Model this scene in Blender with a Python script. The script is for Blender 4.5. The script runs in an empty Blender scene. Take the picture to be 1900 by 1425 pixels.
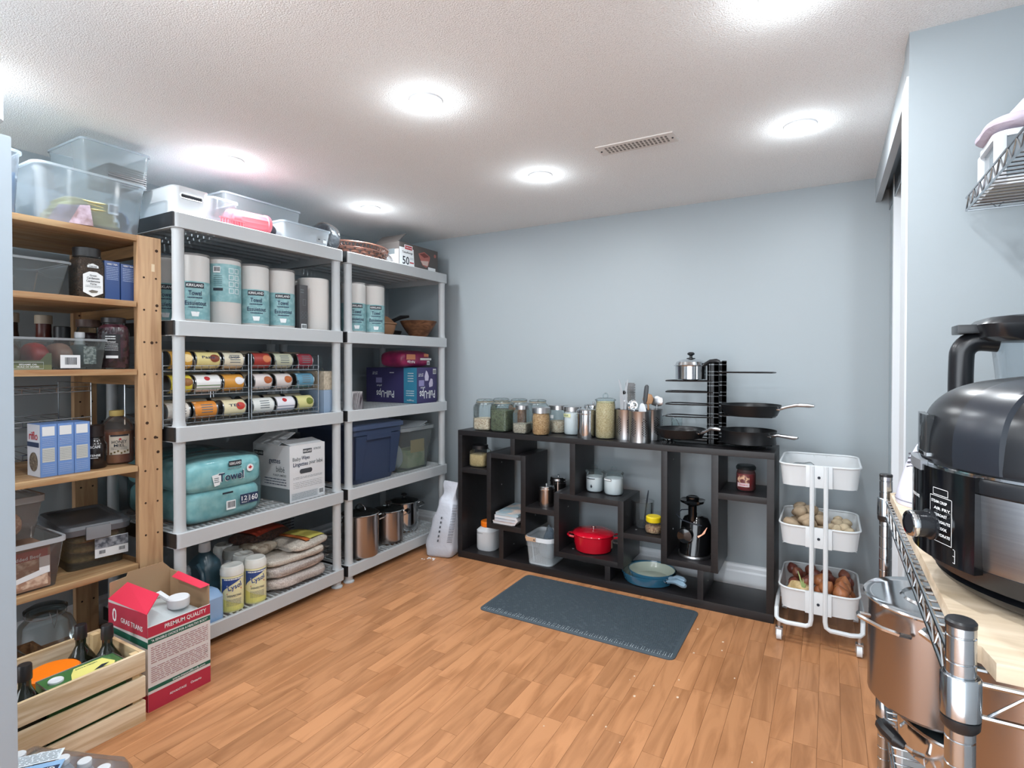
import bpy, bmesh, math, random
from math import pi, sin, cos, radians, sqrt, atan2
from mathutils import Vector, Matrix, noise

C = bpy.context.scene.collection
SC = bpy.context.scene
random.seed(7)

# ------------------------------------------------------------------ camera, world, exposure
cam_d = bpy.data.cameras.new('camera')
cam = bpy.data.objects.new('camera', cam_d)
C.objects.link(cam)
cam.location = (0, 0, 1.216)
cam.rotation_euler = (radians(90 - 0.7), 0, radians(30))
cam_d.sensor_width = 36
cam_d.lens = 36 * 1019 / 1900
cam_d.shift_y = -25 / 1900
cam_d.clip_start = 0.02
SC.camera = cam
wd = bpy.data.worlds.new('world')
SC.world = wd
wd.use_nodes = True
wd.node_tree.nodes['Background'].inputs[0].default_value = (0.86, 0.93, 1.0, 1)
wd.node_tree.nodes['Background'].inputs[1].default_value = 3.4
SC.view_settings.view_transform = 'Standard'
SC.view_settings.look = 'None'
SC.view_settings.gamma = 1
SC.view_settings.use_curve_mapping = False
SC.view_settings.exposure = 0.62
try:
    SC.cycles.transparent_max_bounces = 24
    SC.cycles.max_bounces = 10
    SC.cycles.diffuse_bounces = 5
    SC.cycles.caustics_reflective = False
    SC.cycles.caustics_refractive = False
    SC.cycles.sample_clamp_indirect = 6
except Exception:
    pass
LAMP_W = 4.3
HALO_W = 0.85
H = 2.117                      # ceiling height

# ------------------------------------------------------------------ materials
def lin(c):
    if isinstance(c, str):
        c = tuple(int(c[i:i + 2], 16) for i in (0, 2, 4))
    return tuple((v / 255 / 12.92 if v / 255 <= .04045 else ((v / 255 + .055) / 1.055) ** 2.4) for v in c[:3]) + (1,)

MATS = {}
def M(name, col='cccccc', rough=.5, metal=0., noise_=None, bump=None, spec=.5, coat=0., emit=0., sheen=0., grain=None, rnd=0., aniso=0.):
    """noise_=(scale, colour2, lo, hi)  bump=(scale, strength)  grain=(stretch vector, colour2, amount)  rnd = per-object value change"""
    if name in MATS: return MATS[name]
    m = bpy.data.materials.new(name); m.use_nodes = True
    nt = m.node_tree; N = nt.nodes; L = nt.links
    b = N['Principled BSDF']
    b.inputs['Base Color'].default_value = lin(col)
    b.inputs['Roughness'].default_value = rough
    b.inputs['Metallic'].default_value = metal
    b.inputs['Specular IOR Level'].default_value = spec
    b.inputs['Coat Weight'].default_value = coat
    m.diffuse_color = lin(col)
    if emit:
        b.inputs['Emission Color'].default_value = lin(col); b.inputs['Emission Strength'].default_value = emit
    tc = None
    def coord():
        nonlocal tc
        if tc is None:
            tc = N.new('ShaderNodeTexCoord')
        return tc.outputs['Object']
    last = None
    if noise_:
        n = N.new('ShaderNodeTexNoise'); n.inputs['Scale'].default_value = noise_[0]; n.inputs['Detail'].default_value = 4
        L.new(coord(), n.inputs['Vector'])
        r = N.new('ShaderNodeValToRGB'); L.new(n.outputs['Fac'], r.inputs[0])
        r.color_ramp.elements[0].position = noise_[2]; r.color_ramp.elements[1].position = noise_[3]
        r.color_ramp.elements[0].color = lin(col); r.color_ramp.elements[1].color = lin(noise_[1])
        last = r.outputs[0]
    if grain:
        mp = N.new('ShaderNodeMapping'); mp.inputs['Scale'].default_value = grain[0]
        oi = N.new('ShaderNodeObjectInfo'); mul = N.new('ShaderNodeVectorMath'); mul.operation = 'SCALE'
        cmb = N.new('ShaderNodeCombineXYZ')
        for k in range(3): L.new(oi.outputs['Random'], cmb.inputs[k])
        mul.inputs['Scale'].default_value = 37.; L.new(cmb.outputs[0], mul.inputs[0])
        add = N.new('ShaderNodeVectorMath'); L.new(coord(), mp.inputs[0]); L.new(mp.outputs[0], add.inputs[0]); L.new(mul.outputs[0], add.inputs[1])
        n = N.new('ShaderNodeTexNoise'); n.inputs['Scale'].default_value = 1.; n.inputs['Detail'].default_value = 6; n.inputs['Distortion'].default_value = 1.2
        L.new(add.outputs[0], n.inputs['Vector'])
        r = N.new('ShaderNodeValToRGB'); L.new(n.outputs['Fac'], r.inputs[0])
        r.color_ramp.elements[0].position = grain[2]; r.color_ramp.elements[1].position = grain[3]
        r.color_ramp.elements[0].color = lin(grain[1]); r.color_ramp.elements[1].color = lin(col)
        last = r.outputs[0]
    if rnd:
        oi = N.new('ShaderNodeObjectInfo'); mr = N.new('ShaderNodeMapRange')
        L.new(oi.outputs['Random'], mr.inputs[0]); mr.inputs[3].default_value = 1 - rnd; mr.inputs[4].default_value = 1 + rnd * .8
        hs = N.new('ShaderNodeHueSaturation'); L.new(mr.outputs[0], hs.inputs['Value'])
        if last is not None: L.new(last, hs.inputs['Color'])
        else: hs.inputs['Color'].default_value = lin(col)
        last = hs.outputs[0]
    if last is not None: L.new(last, b.inputs['Base Color'])
    if bump:
        n = N.new('ShaderNodeTexNoise'); n.inputs['Scale'].default_value = bump[0]; n.inputs['Detail'].default_value = 3
        L.new(coord(), n.inputs['Vector'])
        bp = N.new('ShaderNodeBump'); bp.inputs['Strength'].default_value = bump[1]; bp.inputs['Distance'].default_value = bump[2] if len(bump) > 2 else .004
        L.new(n.outputs['Fac'], bp.inputs['Height']); L.new(bp.outputs[0], b.inputs['Normal'])
    MATS[name] = m
    return m

def grainy(name, c1, c2, scale=220, rough=.75):
    """seeds / grain: voronoi cells of mixed colours with relief"""
    if name in MATS: return MATS[name]
    m = bpy.data.materials.new(name); m.use_nodes = True
    nt = m.node_tree; N = nt.nodes; L = nt.links; b = N['Principled BSDF']; b.inputs['Roughness'].default_value = rough
    tc = N.new('ShaderNodeTexCoord'); v = N.new('ShaderNodeTexVoronoi'); v.inputs['Scale'].default_value = scale
    L.new(tc.outputs['Object'], v.inputs['Vector'])
    sp = N.new('ShaderNodeSeparateColor'); L.new(v.outputs['Color'], sp.inputs[0])
    r = N.new('ShaderNodeValToRGB'); L.new(sp.outputs[0], r.inputs[0])
    r.color_ramp.elements[0].color = lin(c1); r.color_ramp.elements[1].color = lin(c2)
    L.new(r.outputs[0], b.inputs['Base Color'])
    bp = N.new('ShaderNodeBump'); bp.inputs['Strength'].default_value = .8; bp.inputs['Distance'].default_value = .003; bp.invert = True
    L.new(v.outputs['Distance'], bp.inputs['Height']); L.new(bp.outputs[0], b.inputs['Normal'])
    MATS[name] = m
    return m

def thin(name, tint='ffffff', haze=.12, hazecol='f0f6fa', rough=.03, refl=1.0, ior=1.45):
    """thin clear sheet: transparent + hazy diffuse + fresnel gloss"""
    if name in MATS: return MATS[name]
    m = bpy.data.materials.new(name); m.use_nodes = True
    nt = m.node_tree; N = nt.nodes; L = nt.links
    N.remove(N['Principled BSDF']); out = N['Material Output']
    t = N.new('ShaderNodeBsdfTransparent'); t.inputs[0].default_value = lin(tint)
    d = N.new('ShaderNodeBsdfDiffuse'); d.inputs[0].default_value = lin(hazecol)
    tl = N.new('ShaderNodeBsdfTranslucent'); tl.inputs[0].default_value = lin(hazecol)
    md = N.new('ShaderNodeMixShader'); md.inputs[0].default_value = .5; L.new(d.outputs[0], md.inputs[1]); L.new(tl.outputs[0], md.inputs[2])
    mx = N.new('ShaderNodeMixShader'); mx.inputs[0].default_value = haze; L.new(t.outputs[0], mx.inputs[1]); L.new(md.outputs[0], mx.inputs[2])
    g = N.new('ShaderNodeBsdfGlossy'); g.inputs['Roughness'].default_value = rough
    f = N.new('ShaderNodeFresnel'); f.inputs[0].default_value = ior
    geo = N.new('ShaderNodeNewGeometry'); mi = N.new('ShaderNodeMath'); mi.operation = 'MULTIPLY'; mi.inputs[1].default_value = refl
    # fresnel of a sheet must not turn to total reflection on back faces
    lw = N.new('ShaderNodeLayerWeight'); lw.inputs[0].default_value = .18
    L.new(lw.outputs['Fresnel'], mi.inputs[0])
    cl = N.new('ShaderNodeMath'); cl.operation = 'MINIMUM'; cl.inputs[1].default_value = .75; L.new(mi.outputs[0], cl.inputs[0])
    m2 = N.new('ShaderNodeMixShader'); L.new(cl.outputs[0], m2.inputs[0]); L.new(mx.outputs[0], m2.inputs[1]); L.new(g.outputs[0], m2.inputs[2])
    L.new(m2.outputs[0], out.inputs[0])
    MATS[name] = m
    return m

# ------------------------------------------------------------------ geometry
def rrect(w, d, r, z, n=4, cx=0, cy=0):
    r = min(r, w / 2 - 1e-4, d / 2 - 1e-4)
    P = []
    for (sx, sy, a0) in ((1, 1, 0), (-1, 1, pi / 2), (-1, -1, pi), (1, -1, 1.5 * pi)):
        for i in range(n + 1):
            a = a0 + i / n * pi / 2
            P.append((cx + sx * (w / 2 - r) + r * cos(a), cy + sy * (d / 2 - r) + r * sin(a), z))
    return P
def circ(r, z, n=20, cx=0, cy=0, sq=2.0):
    P = []
    for i in range(n):
        a = 2 * pi * i / n
        c, s = cos(a), sin(a)
        k = r if sq == 2 else r / (abs(c) ** sq + abs(s) ** sq) ** (1 / sq)
        P.append((cx + k * c, cy + k * s, z))
    return P

def smoothprof(P, k=4):
    """Catmull-Rom through a profile or path"""
    P = [Vector(p) for p in P]; out = []
    for i in range(len(P) - 1):
        a, b, c, d = P[max(i - 1, 0)], P[i], P[i + 1], P[min(i + 2, len(P) - 1)]
        for j in range(k):
            t = j / k; out.append(tuple(.5 * ((2 * b) + (c - a) * t + (2 * a - 5 * b + 4 * c - d) * t * t + (3 * b - a - 3 * c + d) * t ** 3)))
    return out + [tuple(P[-1])]
class G:
    def __init__(s): s.bm = bmesh.new()
    def quad(s, *pts):
        s.bm.faces.new([s.bm.verts.new(p) for p in pts]); return s
    def box(s, x0, x1, y0, y1, z0, z1, mat=None, bevel=0.):
        vs = [Vector((x, y, z)) for x in (x0, x1) for y in (y0, y1) for z in (z0, z1)]
        if mat is not None: vs = [mat @ v for v in vs]
        v = [s.bm.verts.new(p) for p in vs]
        fs = [s.bm.faces.new([v[i] for i in f]) for f in ((0, 1, 3, 2), (4, 6, 7, 5), (0, 4, 5, 1), (2, 3, 7, 6), (0, 2, 6, 4), (1, 5, 7, 3))]
        if bevel:
            es = list({e for f in fs for e in f.edges})
            bmesh.ops.bevel(s.bm, geom=es, offset=bevel, segments=2, affect='EDGES', profile=.7)
        return s
    def loft(s, rings, cap0=True, cap1=True, closed=True, mat=None):
        R = [[s.bm.verts.new(mat @ Vector(p) if mat is not None else p) for p in r] for r in rings]
        n = len(R[0])
        for a, b in zip(R[:-1], R[1:]):
            for i in range(n if closed else n - 1):
                j = (i + 1) % n
                try: s.bm.faces.new((a[i], a[j], b[j], b[i]))
                except ValueError: pass
        if cap0 and closed: s.bm.faces.new(list(reversed(R[0])))
        if cap1 and closed: s.bm.faces.new(R[-1])
        return s
    def lathe(s, prof, n=20, cx=0, cy=0, cap0=True, cap1=True, sq=2., mat=None):
        return s.loft([circ(max(r, 1e-5), z, n, cx, cy, sq) for r, z in prof], cap0, cap1, mat=mat)
    def cyl(s, p0, p1, r0, r1=None, n=12, caps=True):
        p0, p1 = Vector(p0), Vector(p1); r1 = r0 if r1 is None else r1
        d = (p1 - p0).normalized(); u = d.orthogonal().normalized(); w = d.cross(u)
        R = [[tuple(p + u * (r * cos(2 * pi * i / n)) + w * (r * sin(2 * pi * i / n))) for i in range(n)] for p, r in ((p0, r0), (p1, r1))]
        return s.loft(R, caps, caps)
    def tube(s, pts, r, n=6, closed=False):
        pts = [Vector(p) for p in pts]; m = len(pts); R = []; u = None
        for i, p in enumerate(pts):
            a = pts[(i - 1) % m] if (closed or i > 0) else p
            b = pts[(i + 1) % m] if (closed or i < m - 1) else p
            d = (b - a).normalized()
            if u is None: u = d.orthogonal().normalized()
            else:
                u = (u - d * u.dot(d))
                u = u.normalized() if u.length > 1e-6 else d.orthogonal().normalized()
            w = d.cross(u); rr = r[i] if isinstance(r, (list, tuple)) else r
            R.append([tuple(p + u * (rr * cos(2 * pi * k / n)) + w * (rr * sin(2 * pi * k / n))) for k in range(n)])
        if closed: return s.loft(R + [R[0]], False, False)
        return s.loft(R)
    def build(s, name, m, par=None, smooth=True, ang=35, key=None):
        bmesh.ops.remove_doubles(s.bm, verts=s.bm.verts, dist=1e-6)
        bmesh.ops.recalc_face_normals(s.bm, faces=s.bm.faces)
        me = bpy.data.meshes.new(name); s.bm.to_mesh(me); s.bm.free()
        if smooth:
            me.polygons.foreach_set('use_smooth', [True] * len(me.polygons)); me.set_sharp_from_angle(angle=radians(ang))
        me.materials.append(m)
        return link(name, me, par)
def link(name, me, par=None):
    o = bpy.data.objects.new(name, me); C.objects.link(o)
    if par is not None: o.parent = par
    return o
def arc(cx, cy, r, a0, a1, n, f):
    """points along an arc in a plane: f(u, v) makes the 3-D point"""
    return [f(cx + r * cos(a0 + (a1 - a0) * i / n), cy + r * sin(a0 + (a1 - a0) * i / n)) for i in range(n + 1)]

def thing(name, label, cat, loc=(0, 0, 0), rz=0., group=None):
    o = bpy.data.objects.new(name, None); C.objects.link(o); o.empty_display_size = .05
    o.location = loc; o.rotation_euler = (0, 0, rz); o['label'] = label; o['category'] = cat
    if group: o['group'] = group
    return o
def struct(name, g, m, smooth=False):
    o = g.build(name, m, None, smooth); o['kind'] = 'structure'; return o
def dup(root, loc, rz=0., label=None, group=None):
    r = root.copy(); C.objects.link(r); r.location = loc; r.rotation_euler = (0, 0, rz)
    if label: r['label'] = label
    if group: r['group'] = group
    for ch in list(root.children):
        c = ch.copy(); C.objects.link(c); c.parent = r
        for gch in ch.children:
            d = gch.copy(); C.objects.link(d); d.parent = c
    return r

# ---- flat print: lettering, stickers, fine print
_tc = {}
def text_mesh(s):
    if s in _tc: return _tc[s]
    cu = bpy.data.curves.new('lettering', 'FONT'); cu.body = s; cu.resolution_u = 2; cu.offset = .012
    o = bpy.data.objects.new('lettering_source', cu)
    C.objects.link(o)
    dg = bpy.context.evaluated_depsgraph_get()
    me = o.evaluated_get(dg).to_mesh()
    V = [tuple(v.co) for v in me.vertices]; F = [tuple(p.vertices) for p in me.polygons]
    o.evaluated_get(dg).to_mesh_clear()
    bpy.data.objects.remove(o); bpy.data.curves.remove(cu)
    x0 = min(v[0] for v in V); x1 = max(v[0] for v in V); y0 = min(v[1] for v in V); y1 = max(v[1] for v in V)
    V = [((v[0] - (x0 + x1) / 2) / (x1 - x0), (v[1] - (y0 + y1) / 2) / (y1 - y0)) for v in V]
    _tc[s] = (V, F); return _tc[s]
class Face:
    """a flat or curved printing surface. flat: point p, normal angle a. curved: axis at (cx,cy), radius R.  tilt shears up/right."""
    def __init__(s, p=None, a=0., R=None, c=(0, 0), up=None, right=None, flip=False):
        s.a = a; s.R = R; s.c = c; s.p = Vector(p) if p is not None else None; s.flip = flip
        s.n = Vector((cos(a), sin(a), 0)); s.r = Vector((-sin(a), cos(a), 0)); s.u = Vector((0, 0, 1))
        if right is not None:
            s.r = Vector(right).normalized(); s.u = Vector(up).normalized(); s.n = s.r.cross(s.u)
    def at(s, x, y, off):
        if s.flip: x, y = -x, -y
        if s.R is None: return tuple(s.p + s.r * x + s.u * y + s.n * off)
        t = s.a + x / s.R
        return (s.c[0] + (s.R + off) * cos(t), s.c[1] + (s.R + off) * sin(t), (s.p.z if s.p is not None else 0) + y)
    def text(s, t, x, y, w, h, m, par, off=.0012, name='lettering', rot=0., bold=False):
        V, F = text_mesh(t)
        cr, sr = cos(rot), sin(rot)
        me = bpy.data.meshes.new(name)
        me.from_pydata([s.at(x + v[0] * w * cr - v[1] * h * sr, y + v[0] * w * sr + v[1] * h * cr, off) for v in V], [], F)
        me.materials.append(m); return link(name, me, par)
    def patch(s, x0, x1, y0, y1, m, par, off=.0006, name='sticker', n=None, pts=None):
        n = n or (1 if s.R is None else 8)
        g = G()
        for i in range(n):
            a, b = x0 + (x1 - x0) * i / n, x0 + (x1 - x0) * (i + 1) / n
            g.quad(s.at(a, y0, off), s.at(b, y0, off), s.at(b, y1, off), s.at(a, y1, off))
        return g.build(name, m, par)
    def poly(s, pts, m, par, off=.0008, name='sticker'):
        g = G(); g.quad(*[s.at(x, y, off) for x, y in pts]); return g.build(name, m, par, False)
    def lines(s, x0, x1, y0, y1, rows, m, par, off=.001, fill=.5, name='fine_print', seed=1, solid=False):
        rr = random.Random(seed); g = G(); h = (y1 - y0) / rows
        for i in range(rows):
            x = x0; ya = y0 + h * (i + .5 - fill / 2); yb = ya + h * fill
            while x < x1 - 1e-5:
                w = (x1 - x0) if solid else (x1 - x0) * rr.uniform(.04, .16)
                e = min(x + w, x1 if solid or rr.random() < .9 else x1 * .9)
                k = max(1, int((e - x) / .015)) if s.R else 1
                for j in range(k):
                    a, b = x + (e - x) * j / k, x + (e - x) * (j + 1) / k
                    g.quad(s.at(a, ya, off), s.at(b, ya, off), s.at(b, yb, off), s.at(a, yb, off))
                x = e + (x1 - x0) * .02
        return g.build(name, m, par, False)
    def barcode(s, x0, x1, y0, y1, par, off=.0012, seed=3):
        s.patch(x0, x1, y0, y1, INKW, par, off - .0004, 'barcode_sticker')
        rr = random.Random(seed); g = G(); x = x0 + (x1 - x0) * .12; e = x1 - (x1 - x0) * .12; q = (x1 - x0) / 26
        while x < e:
            w = q * rr.choice((.5, .8, 1.3))
            g.quad(*[s.at(a, b, off) for a, b in ((x, y0 + (y1 - y0) * .2), (x + w, y0 + (y1 - y0) * .2), (x + w, y1 - (y1 - y0) * .12), (x, y1 - (y1 - y0) * .12))])
            x += w + q * rr.choice((.5, .9))
        return g.build('barcode', INKK, par, False)

# ---- common materials
INKK = M('ink_black', '1c2430', .6); INKW = M('ink_white', 'e8ecee', .6); INKR = M('ink_red', 'b3262e', .6)
INKN = M('ink_navy', '1f3050', .6); INKG = M('ink_grey', '6b7478', .6); INKT = M('ink_teal_dark', '1f4a55', .6)
INKGR = M('ink_green', '0f5a48', .6)
PLW = M('white_plastic', 'd4d8dc', .35); PLK = M('black_plastic', '17181b', .35)
STEEL = M('polished_steel', 'd0d2d4', .14, 1.0); STEELB = M('brushed_steel', 'bfc0c2', .3, 1.0); CHROME = M('chrome', 'dfe3e6', .08, 1.0)
COPPERY = M('steel_pot_side', 'a8a09c', .24, 1.0)
GLASS = thin('clear_glass', 'f2f8f8', .03, refl=1.2)
GLASSD = thin('smoked_glass', '9fa8aa', .06, '909a9e')
CLEAR = thin('clear_plastic', 'f0f6fa', .26)
MILKY = thin('milky_plastic', 'e8f0f6', .6, 'eef4f8', .15)
FILM = thin('plastic_film', 'f6fafc', .05, rough=.08, refl=1.5)
# ================================================================== the room
WALL = M('wall_paint', '9ca5aa', .48, bump=(180, .12, .001))
TRIMW = M('trim_paint', 'e4e8ec', .35)
X0, X1, Y0, Y1 = -2.95, .66, -1.7, 3.2
struct('wall_back', G().box(X0 - .1, 1.1, Y1, Y1 + .1, 0, H), WALL)
struct('wall_left', G().box(X0 - .1, X0, Y0, Y1, 0, H), WALL)
struct('wall_right', G().box(X1, X1 + .1, Y0, 1.844, 0, H), WALL)
struct('wall_closet_side', G().box(.184, X1 + .1, 1.844, 1.95, 0, H), WALL)
struct('wall_closet_back', G().box(1.0, 1.1, 1.95, Y1, 0, H), WALL)
# popcorn ceiling
CEIL = M('textured_ceiling', 'f3f5f5', .85, noise_=(240, 'dcdddd', .5, .72), bump=(230, .8, .005))
struct('ceiling', G().box(X0 - .1, 1.1, Y0, Y1 + .1, H, H + .1), CEIL)
# baseboards
def baseboard(name, x0, x1, y, sgn=-1):
    g = G()
    prof = [(0, 0), (.016, 0), (.016, .085), (.012, .095), (.012, .112), (.006, .125), (0, .13)]
    g.loft([[(x, y + sgn * p, z) for p, z in prof] for x in (x0, x1)])
    return struct(name, g, TRIMW)
baseboard('baseboard_back', X0, 1.0, Y1)
g = G(); prof = [(0, 0), (.016, 0), (.016, .085), (.012, .095), (.012, .112), (.006, .125), (0, .13)]
g.loft([[(X0 + p, y, z) for p, z in prof] for y in (Y0, Y1 - .016)]); struct('baseboard_left', g, TRIMW)
# laminate floor: strips are pieces
FLM = M('laminate_strip', 'b9835a', .42, grain=((18, 2.6, 18), '94633f', .26, .6), rnd=.11, spec=.35)
fl = struct('floor', G().box(X0 - .1, 1.1, Y0, Y1 + .1, -.1, -.006), M('floor_base', '6b4028', .6))
me = None
rr = random.Random(11)
W = .068
rest = G(); ncount = 0
pm = {}
def plank_mesh(L):
    k = round(L, 2)
    if k not in pm:
        g = G(); g.box(-W / 2 + .0004, W / 2 - .0004, -k / 2 + .0004, k / 2 - .0004, -.006, 0)
        o = g.build('plank', FLM, fl, False); pm[k] = o.data; return o
    return link('plank', pm[k], fl)
ix = 0
x = X0
while x < 1.0:
    cx = x + W / 2
    y = Y0 - rr.uniform(0, .3)
    while y < Y1:
        L = rr.choice((.22, .28, .34, .40, .46))
        ys, ye = max(y, Y0), min(y + L, Y1)
        near = max(ys, (1.55 + .5 * cx) / .866)
        if -2.36 < cx < .2 and ye > near and ys < 2.86:
            o = plank_mesh(L); o.location = (cx, y + L / 2, 0); ncount += 1
        elif ye - ys > .01:
            rest.box(x + .0004, x + W - .0004, ys + .0004, ye - .0004, -.006, 0)
        y += L
    x += W
o = rest.build('floor_strips', FLM, fl, False); o['kind'] = 'stuff'

# closet: hanging header, tracks, sliding door seen edge-on, jamb
struct('trim_header', G().box(.190, .214, 1.95, Y1, 2.0, H), M('header_paint', 'b9c1c6', .5))
struct('trim_track', G().box(.245, .249, 1.96, Y1, 1.955, H).box(.222, .34, 1.96, Y1, 2.055, 2.06).box(.29, .294, 1.96, Y1, 1.975, 2.055).box(.336, .34, 1.96, Y1, 1.955, 2.055), M('track_metal', '8a9095', .3, .9))
struct('trim_jamb', G().box(.179, .1838, 1.846, 1.962, 0, 2.0), M('jamb_paint', 'cfd4d8', .4))
d = struct('door_1', G().box(.248, .264, 2.99, Y1 - .02, .012, 2.05), M('door_panel_grey', '9fabb1', .25))
G().box(.243, .270, 2.955, 2.99, .01, 2.052).build('door_stile', PLW, d, False)

# ceiling lights
LENS = M('lamp_lens', 'f6fbff', .4, emit=14.)
def downlight(x, y, lab):
    t = thing('ceiling_light', lab, 'ceiling light', (x, y, H), 0, 'recessed round ceiling lights')
    G().lathe([(.037, -.001), (.038, -.006), (.046, -.008), (.056, -.005), (.058, 0.0), (.05, -.0005)], 32, cap0=False, cap1=False).build('trim_ring', PLW, t)
    G().lathe([(.0, -.005), (.030, -.0045), (.037, -.002)], 24, cap0=False, cap1=False).build('lens', LENS, t)
    a = bpy.data.lights.new('lamp', 'AREA'); a.shape = 'DISK'; a.size = .075; a.energy = LAMP_W; a.color = (.93, .97, 1.0)
    lo = bpy.data.objects.new('lamp', a); C.objects.link(lo); lo.parent = t; lo.location = (0, 0, -.012)
    b = bpy.data.lights.new('ceiling_fill', 'POINT'); b.energy = HALO_W; b.shadow_soft_size = .035; b.color = (.88, .95, 1.0)  # added fill point hung below the lens to brighten the ceiling around it
    lb = bpy.data.objects.new('ceiling_fill', b); C.objects.link(lb); lb.parent = t; lb.location = (0, 0, -.07)
    return t
LL = {(-2.3, 2.35): 'recessed light near the far end of the white plastic shelves', (-2.3, 1.49): 'recessed light above the near white plastic shelf',
      (-1.2, 2.35): 'recessed light in mid ceiling, nearest to the back wall', (-1.2, 1.49): 'recessed light left of centre in the ceiling, bright lens',
      (-.1, 2.35): 'recessed light between the ceiling vent and the closet', (-.1, 1.49): 'recessed light cut off by the top edge of the picture',
      (-2.3, .63): 'recessed light outside the frame above the pine shelf'}
for x in (-2.3, -1.2, -.1):
    for y in (-1.09, -.23, .63, 1.49, 2.35):
        downlight(x, y, LL.get((x, y), 'recessed light in the ceiling behind the camera'))
# ceiling vent
t = thing('ceiling_vent', 'white rectangular vent with rows of slots in the ceiling', 'vent', (-.69, 2.21, H), 0)
G().box(-.16, .16, -.05, .05, -.005, 0, bevel=.002).build('cover', M('vent_paint', 'dedad6', .5), t)
g = G()
for i in range(16):
    for j in range(3):
        g.box(-.125 + i * .0165, -.117 + i * .0165, -.03 + j * .022, -.014 + j * .022, -.0062, -.004)
g.build('slots', M('vent_slot', '7d7a76', .8), t, False)
for sx in (-1, 1): G().lathe([(.004, -.008), (.004, -.004)], 8, sx * .148, 0).build('screw', INKK, t)

# anti-fatigue mat
MATM = M('mat_rubber', '3f4a52', .7, bump=(260, .4, .001))
t = thing('floor_mat', 'dark grey-blue ribbed rubber mat lying before the black shelf', 'mat', (-1.02, 2.515, 0))
G().loft([rrect(.955, .512, .03, 0), rrect(.955, .512, .03, .004), rrect(.935, .492, .022, .009)]).build('mat', MATM, t)
g = G(); rr = random.Random(4)
for i in range(40):
    xx = -.452 + i * .0232
    for q in (0, .009): g.box(xx + q, xx + q + .0015, -.246, -.246 + rr.uniform(.02, .036), .0092, .0098)
g.build('edge_ticks', M('mat_tick', 'b9c3c8', .6), t, False)
g = G()
for i in range(46):
    yy = -.236 + i * .0104
    xx = -.46
    while xx < .45:
        w = rr.uniform(.02, .09); g.box(xx, min(xx + w, .46), yy, yy + .004, .0088, .0103); xx += w + rr.uniform(.004, .02)
o = g.build('ribs', M('mat_rib', '39444c', .65), t, False); o['kind'] = 'stuff'
# crumbs on the floor
g = G(); rr = random.Random(9)
for i in range(24):
    cx, cy = rr.choice(((-.53, 2.4), (-.56, 2.25), (-.5, 2.1), (-.75, 1.7), (-.4, 1.8)))
    cx += rr.gauss(0, .12); cy += rr.gauss(0, .12); s = rr.uniform(.0015, .004)
    if -1.5 < cx < -.54 and 2.25 < cy < 2.78: continue
    g.box(cx - s, cx + s, cy - s * 2, cy + s * .5, .0, .0012)
o = g.build('floor_crumbs', M('crumb', 'd8c0a8', .8), None, False); o['kind'] = 'stuff'; o['label'] = 'scattered pale crumbs on the laminate floor by the mat'; o['category'] = 'crumbs'
# ================================================================== generic builders
def carton(name, label, cat, x0, x1, y0, y1, z0, z1, m, group=None, rz=0., bevel=.0015, loc=None):
    """closed box, thing origin at its base centre; returns (thing, w, d, h)"""
    cx, cy = (x0 + x1) / 2, (y0 + y1) / 2
    t = thing(name, label, cat, loc or (cx, cy, z0), rz, group)
    w, d, h = x1 - x0, y1 - y0, z1 - z0
    G().box(-w / 2, w / 2, -d / 2, d / 2, 0, h, bevel=bevel).build('carton', m, t, ang=50)
    return t, w, d, h
def binbody(w, d, h, tp=.9, r=.03, t=.0):
    g = G()
    g.loft([rrect(w * tp, d * tp, r, 0), rrect(w * tp, d * tp, r, .003), rrect(w, d, r, h)], cap0=True, cap1=False)
    return g
def rimtube(w, d, r, z, rad=.004, drop=.012):
    g = G()
    g.loft([rrect(w, d, r, z - drop), rrect(w + rad * 2, d + rad * 2, r + rad, z - drop), rrect(w + rad * 2, d + rad * 2, r + rad, z), rrect(w - rad, d - rad, r, z), rrect(w - rad, d - rad, r, z - .003)], cap0=False, cap1=False)
    return g
def open_bin(name, label, cat, cx, cy, z, w, d, h, m, rm=None, tp=.9, r=.03, rz=0., group=None, rim=.004, drop=.012):
    t = thing(name, label, cat, (cx, cy, z), rz, group)
    binbody(w, d, h, tp, r).build('body', m, t)
    rimtube(w, d, r, h, rim, drop).build('rim', rm or m, t)
    return t
def pillow(w, d, h, e=3.2, n=14, amp=.0, seed=0, ez=2.2, sc=8.):
    """puffed bag: superellipsoid with wrinkles, base on z=0"""
    g = G(); rings = []; m = n
    for i in range(m + 1):
        ph = -pi / 2 + pi * i / m
        cz = abs(cos(ph)) ** (2 / ez); sz = math.copysign(abs(sin(ph)) ** (2 / ez), sin(ph))
        ring = []
        for k in range(n * 3):
            a = 2 * pi * k / (n * 3)
            ca = math.copysign(abs(cos(a)) ** (2 / e), cos(a)); sa = math.copysign(abs(sin(a)) ** (2 / e), sin(a))
            p = Vector((w / 2 * cz * ca, d / 2 * cz * sa, h / 2 + h / 2 * sz))
            if amp:
                q = noise.noise_vector(Vector((p.x * sc + seed * 7.3, p.y * sc, p.z * sc + seed)))
                p += q * amp * (1 if p.z > h * .1 else .3)
            if p.z < 0: p.z = 0
            ring.append(tuple(p))
        rings.append(ring)
    g.loft(rings)
    return g
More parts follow.
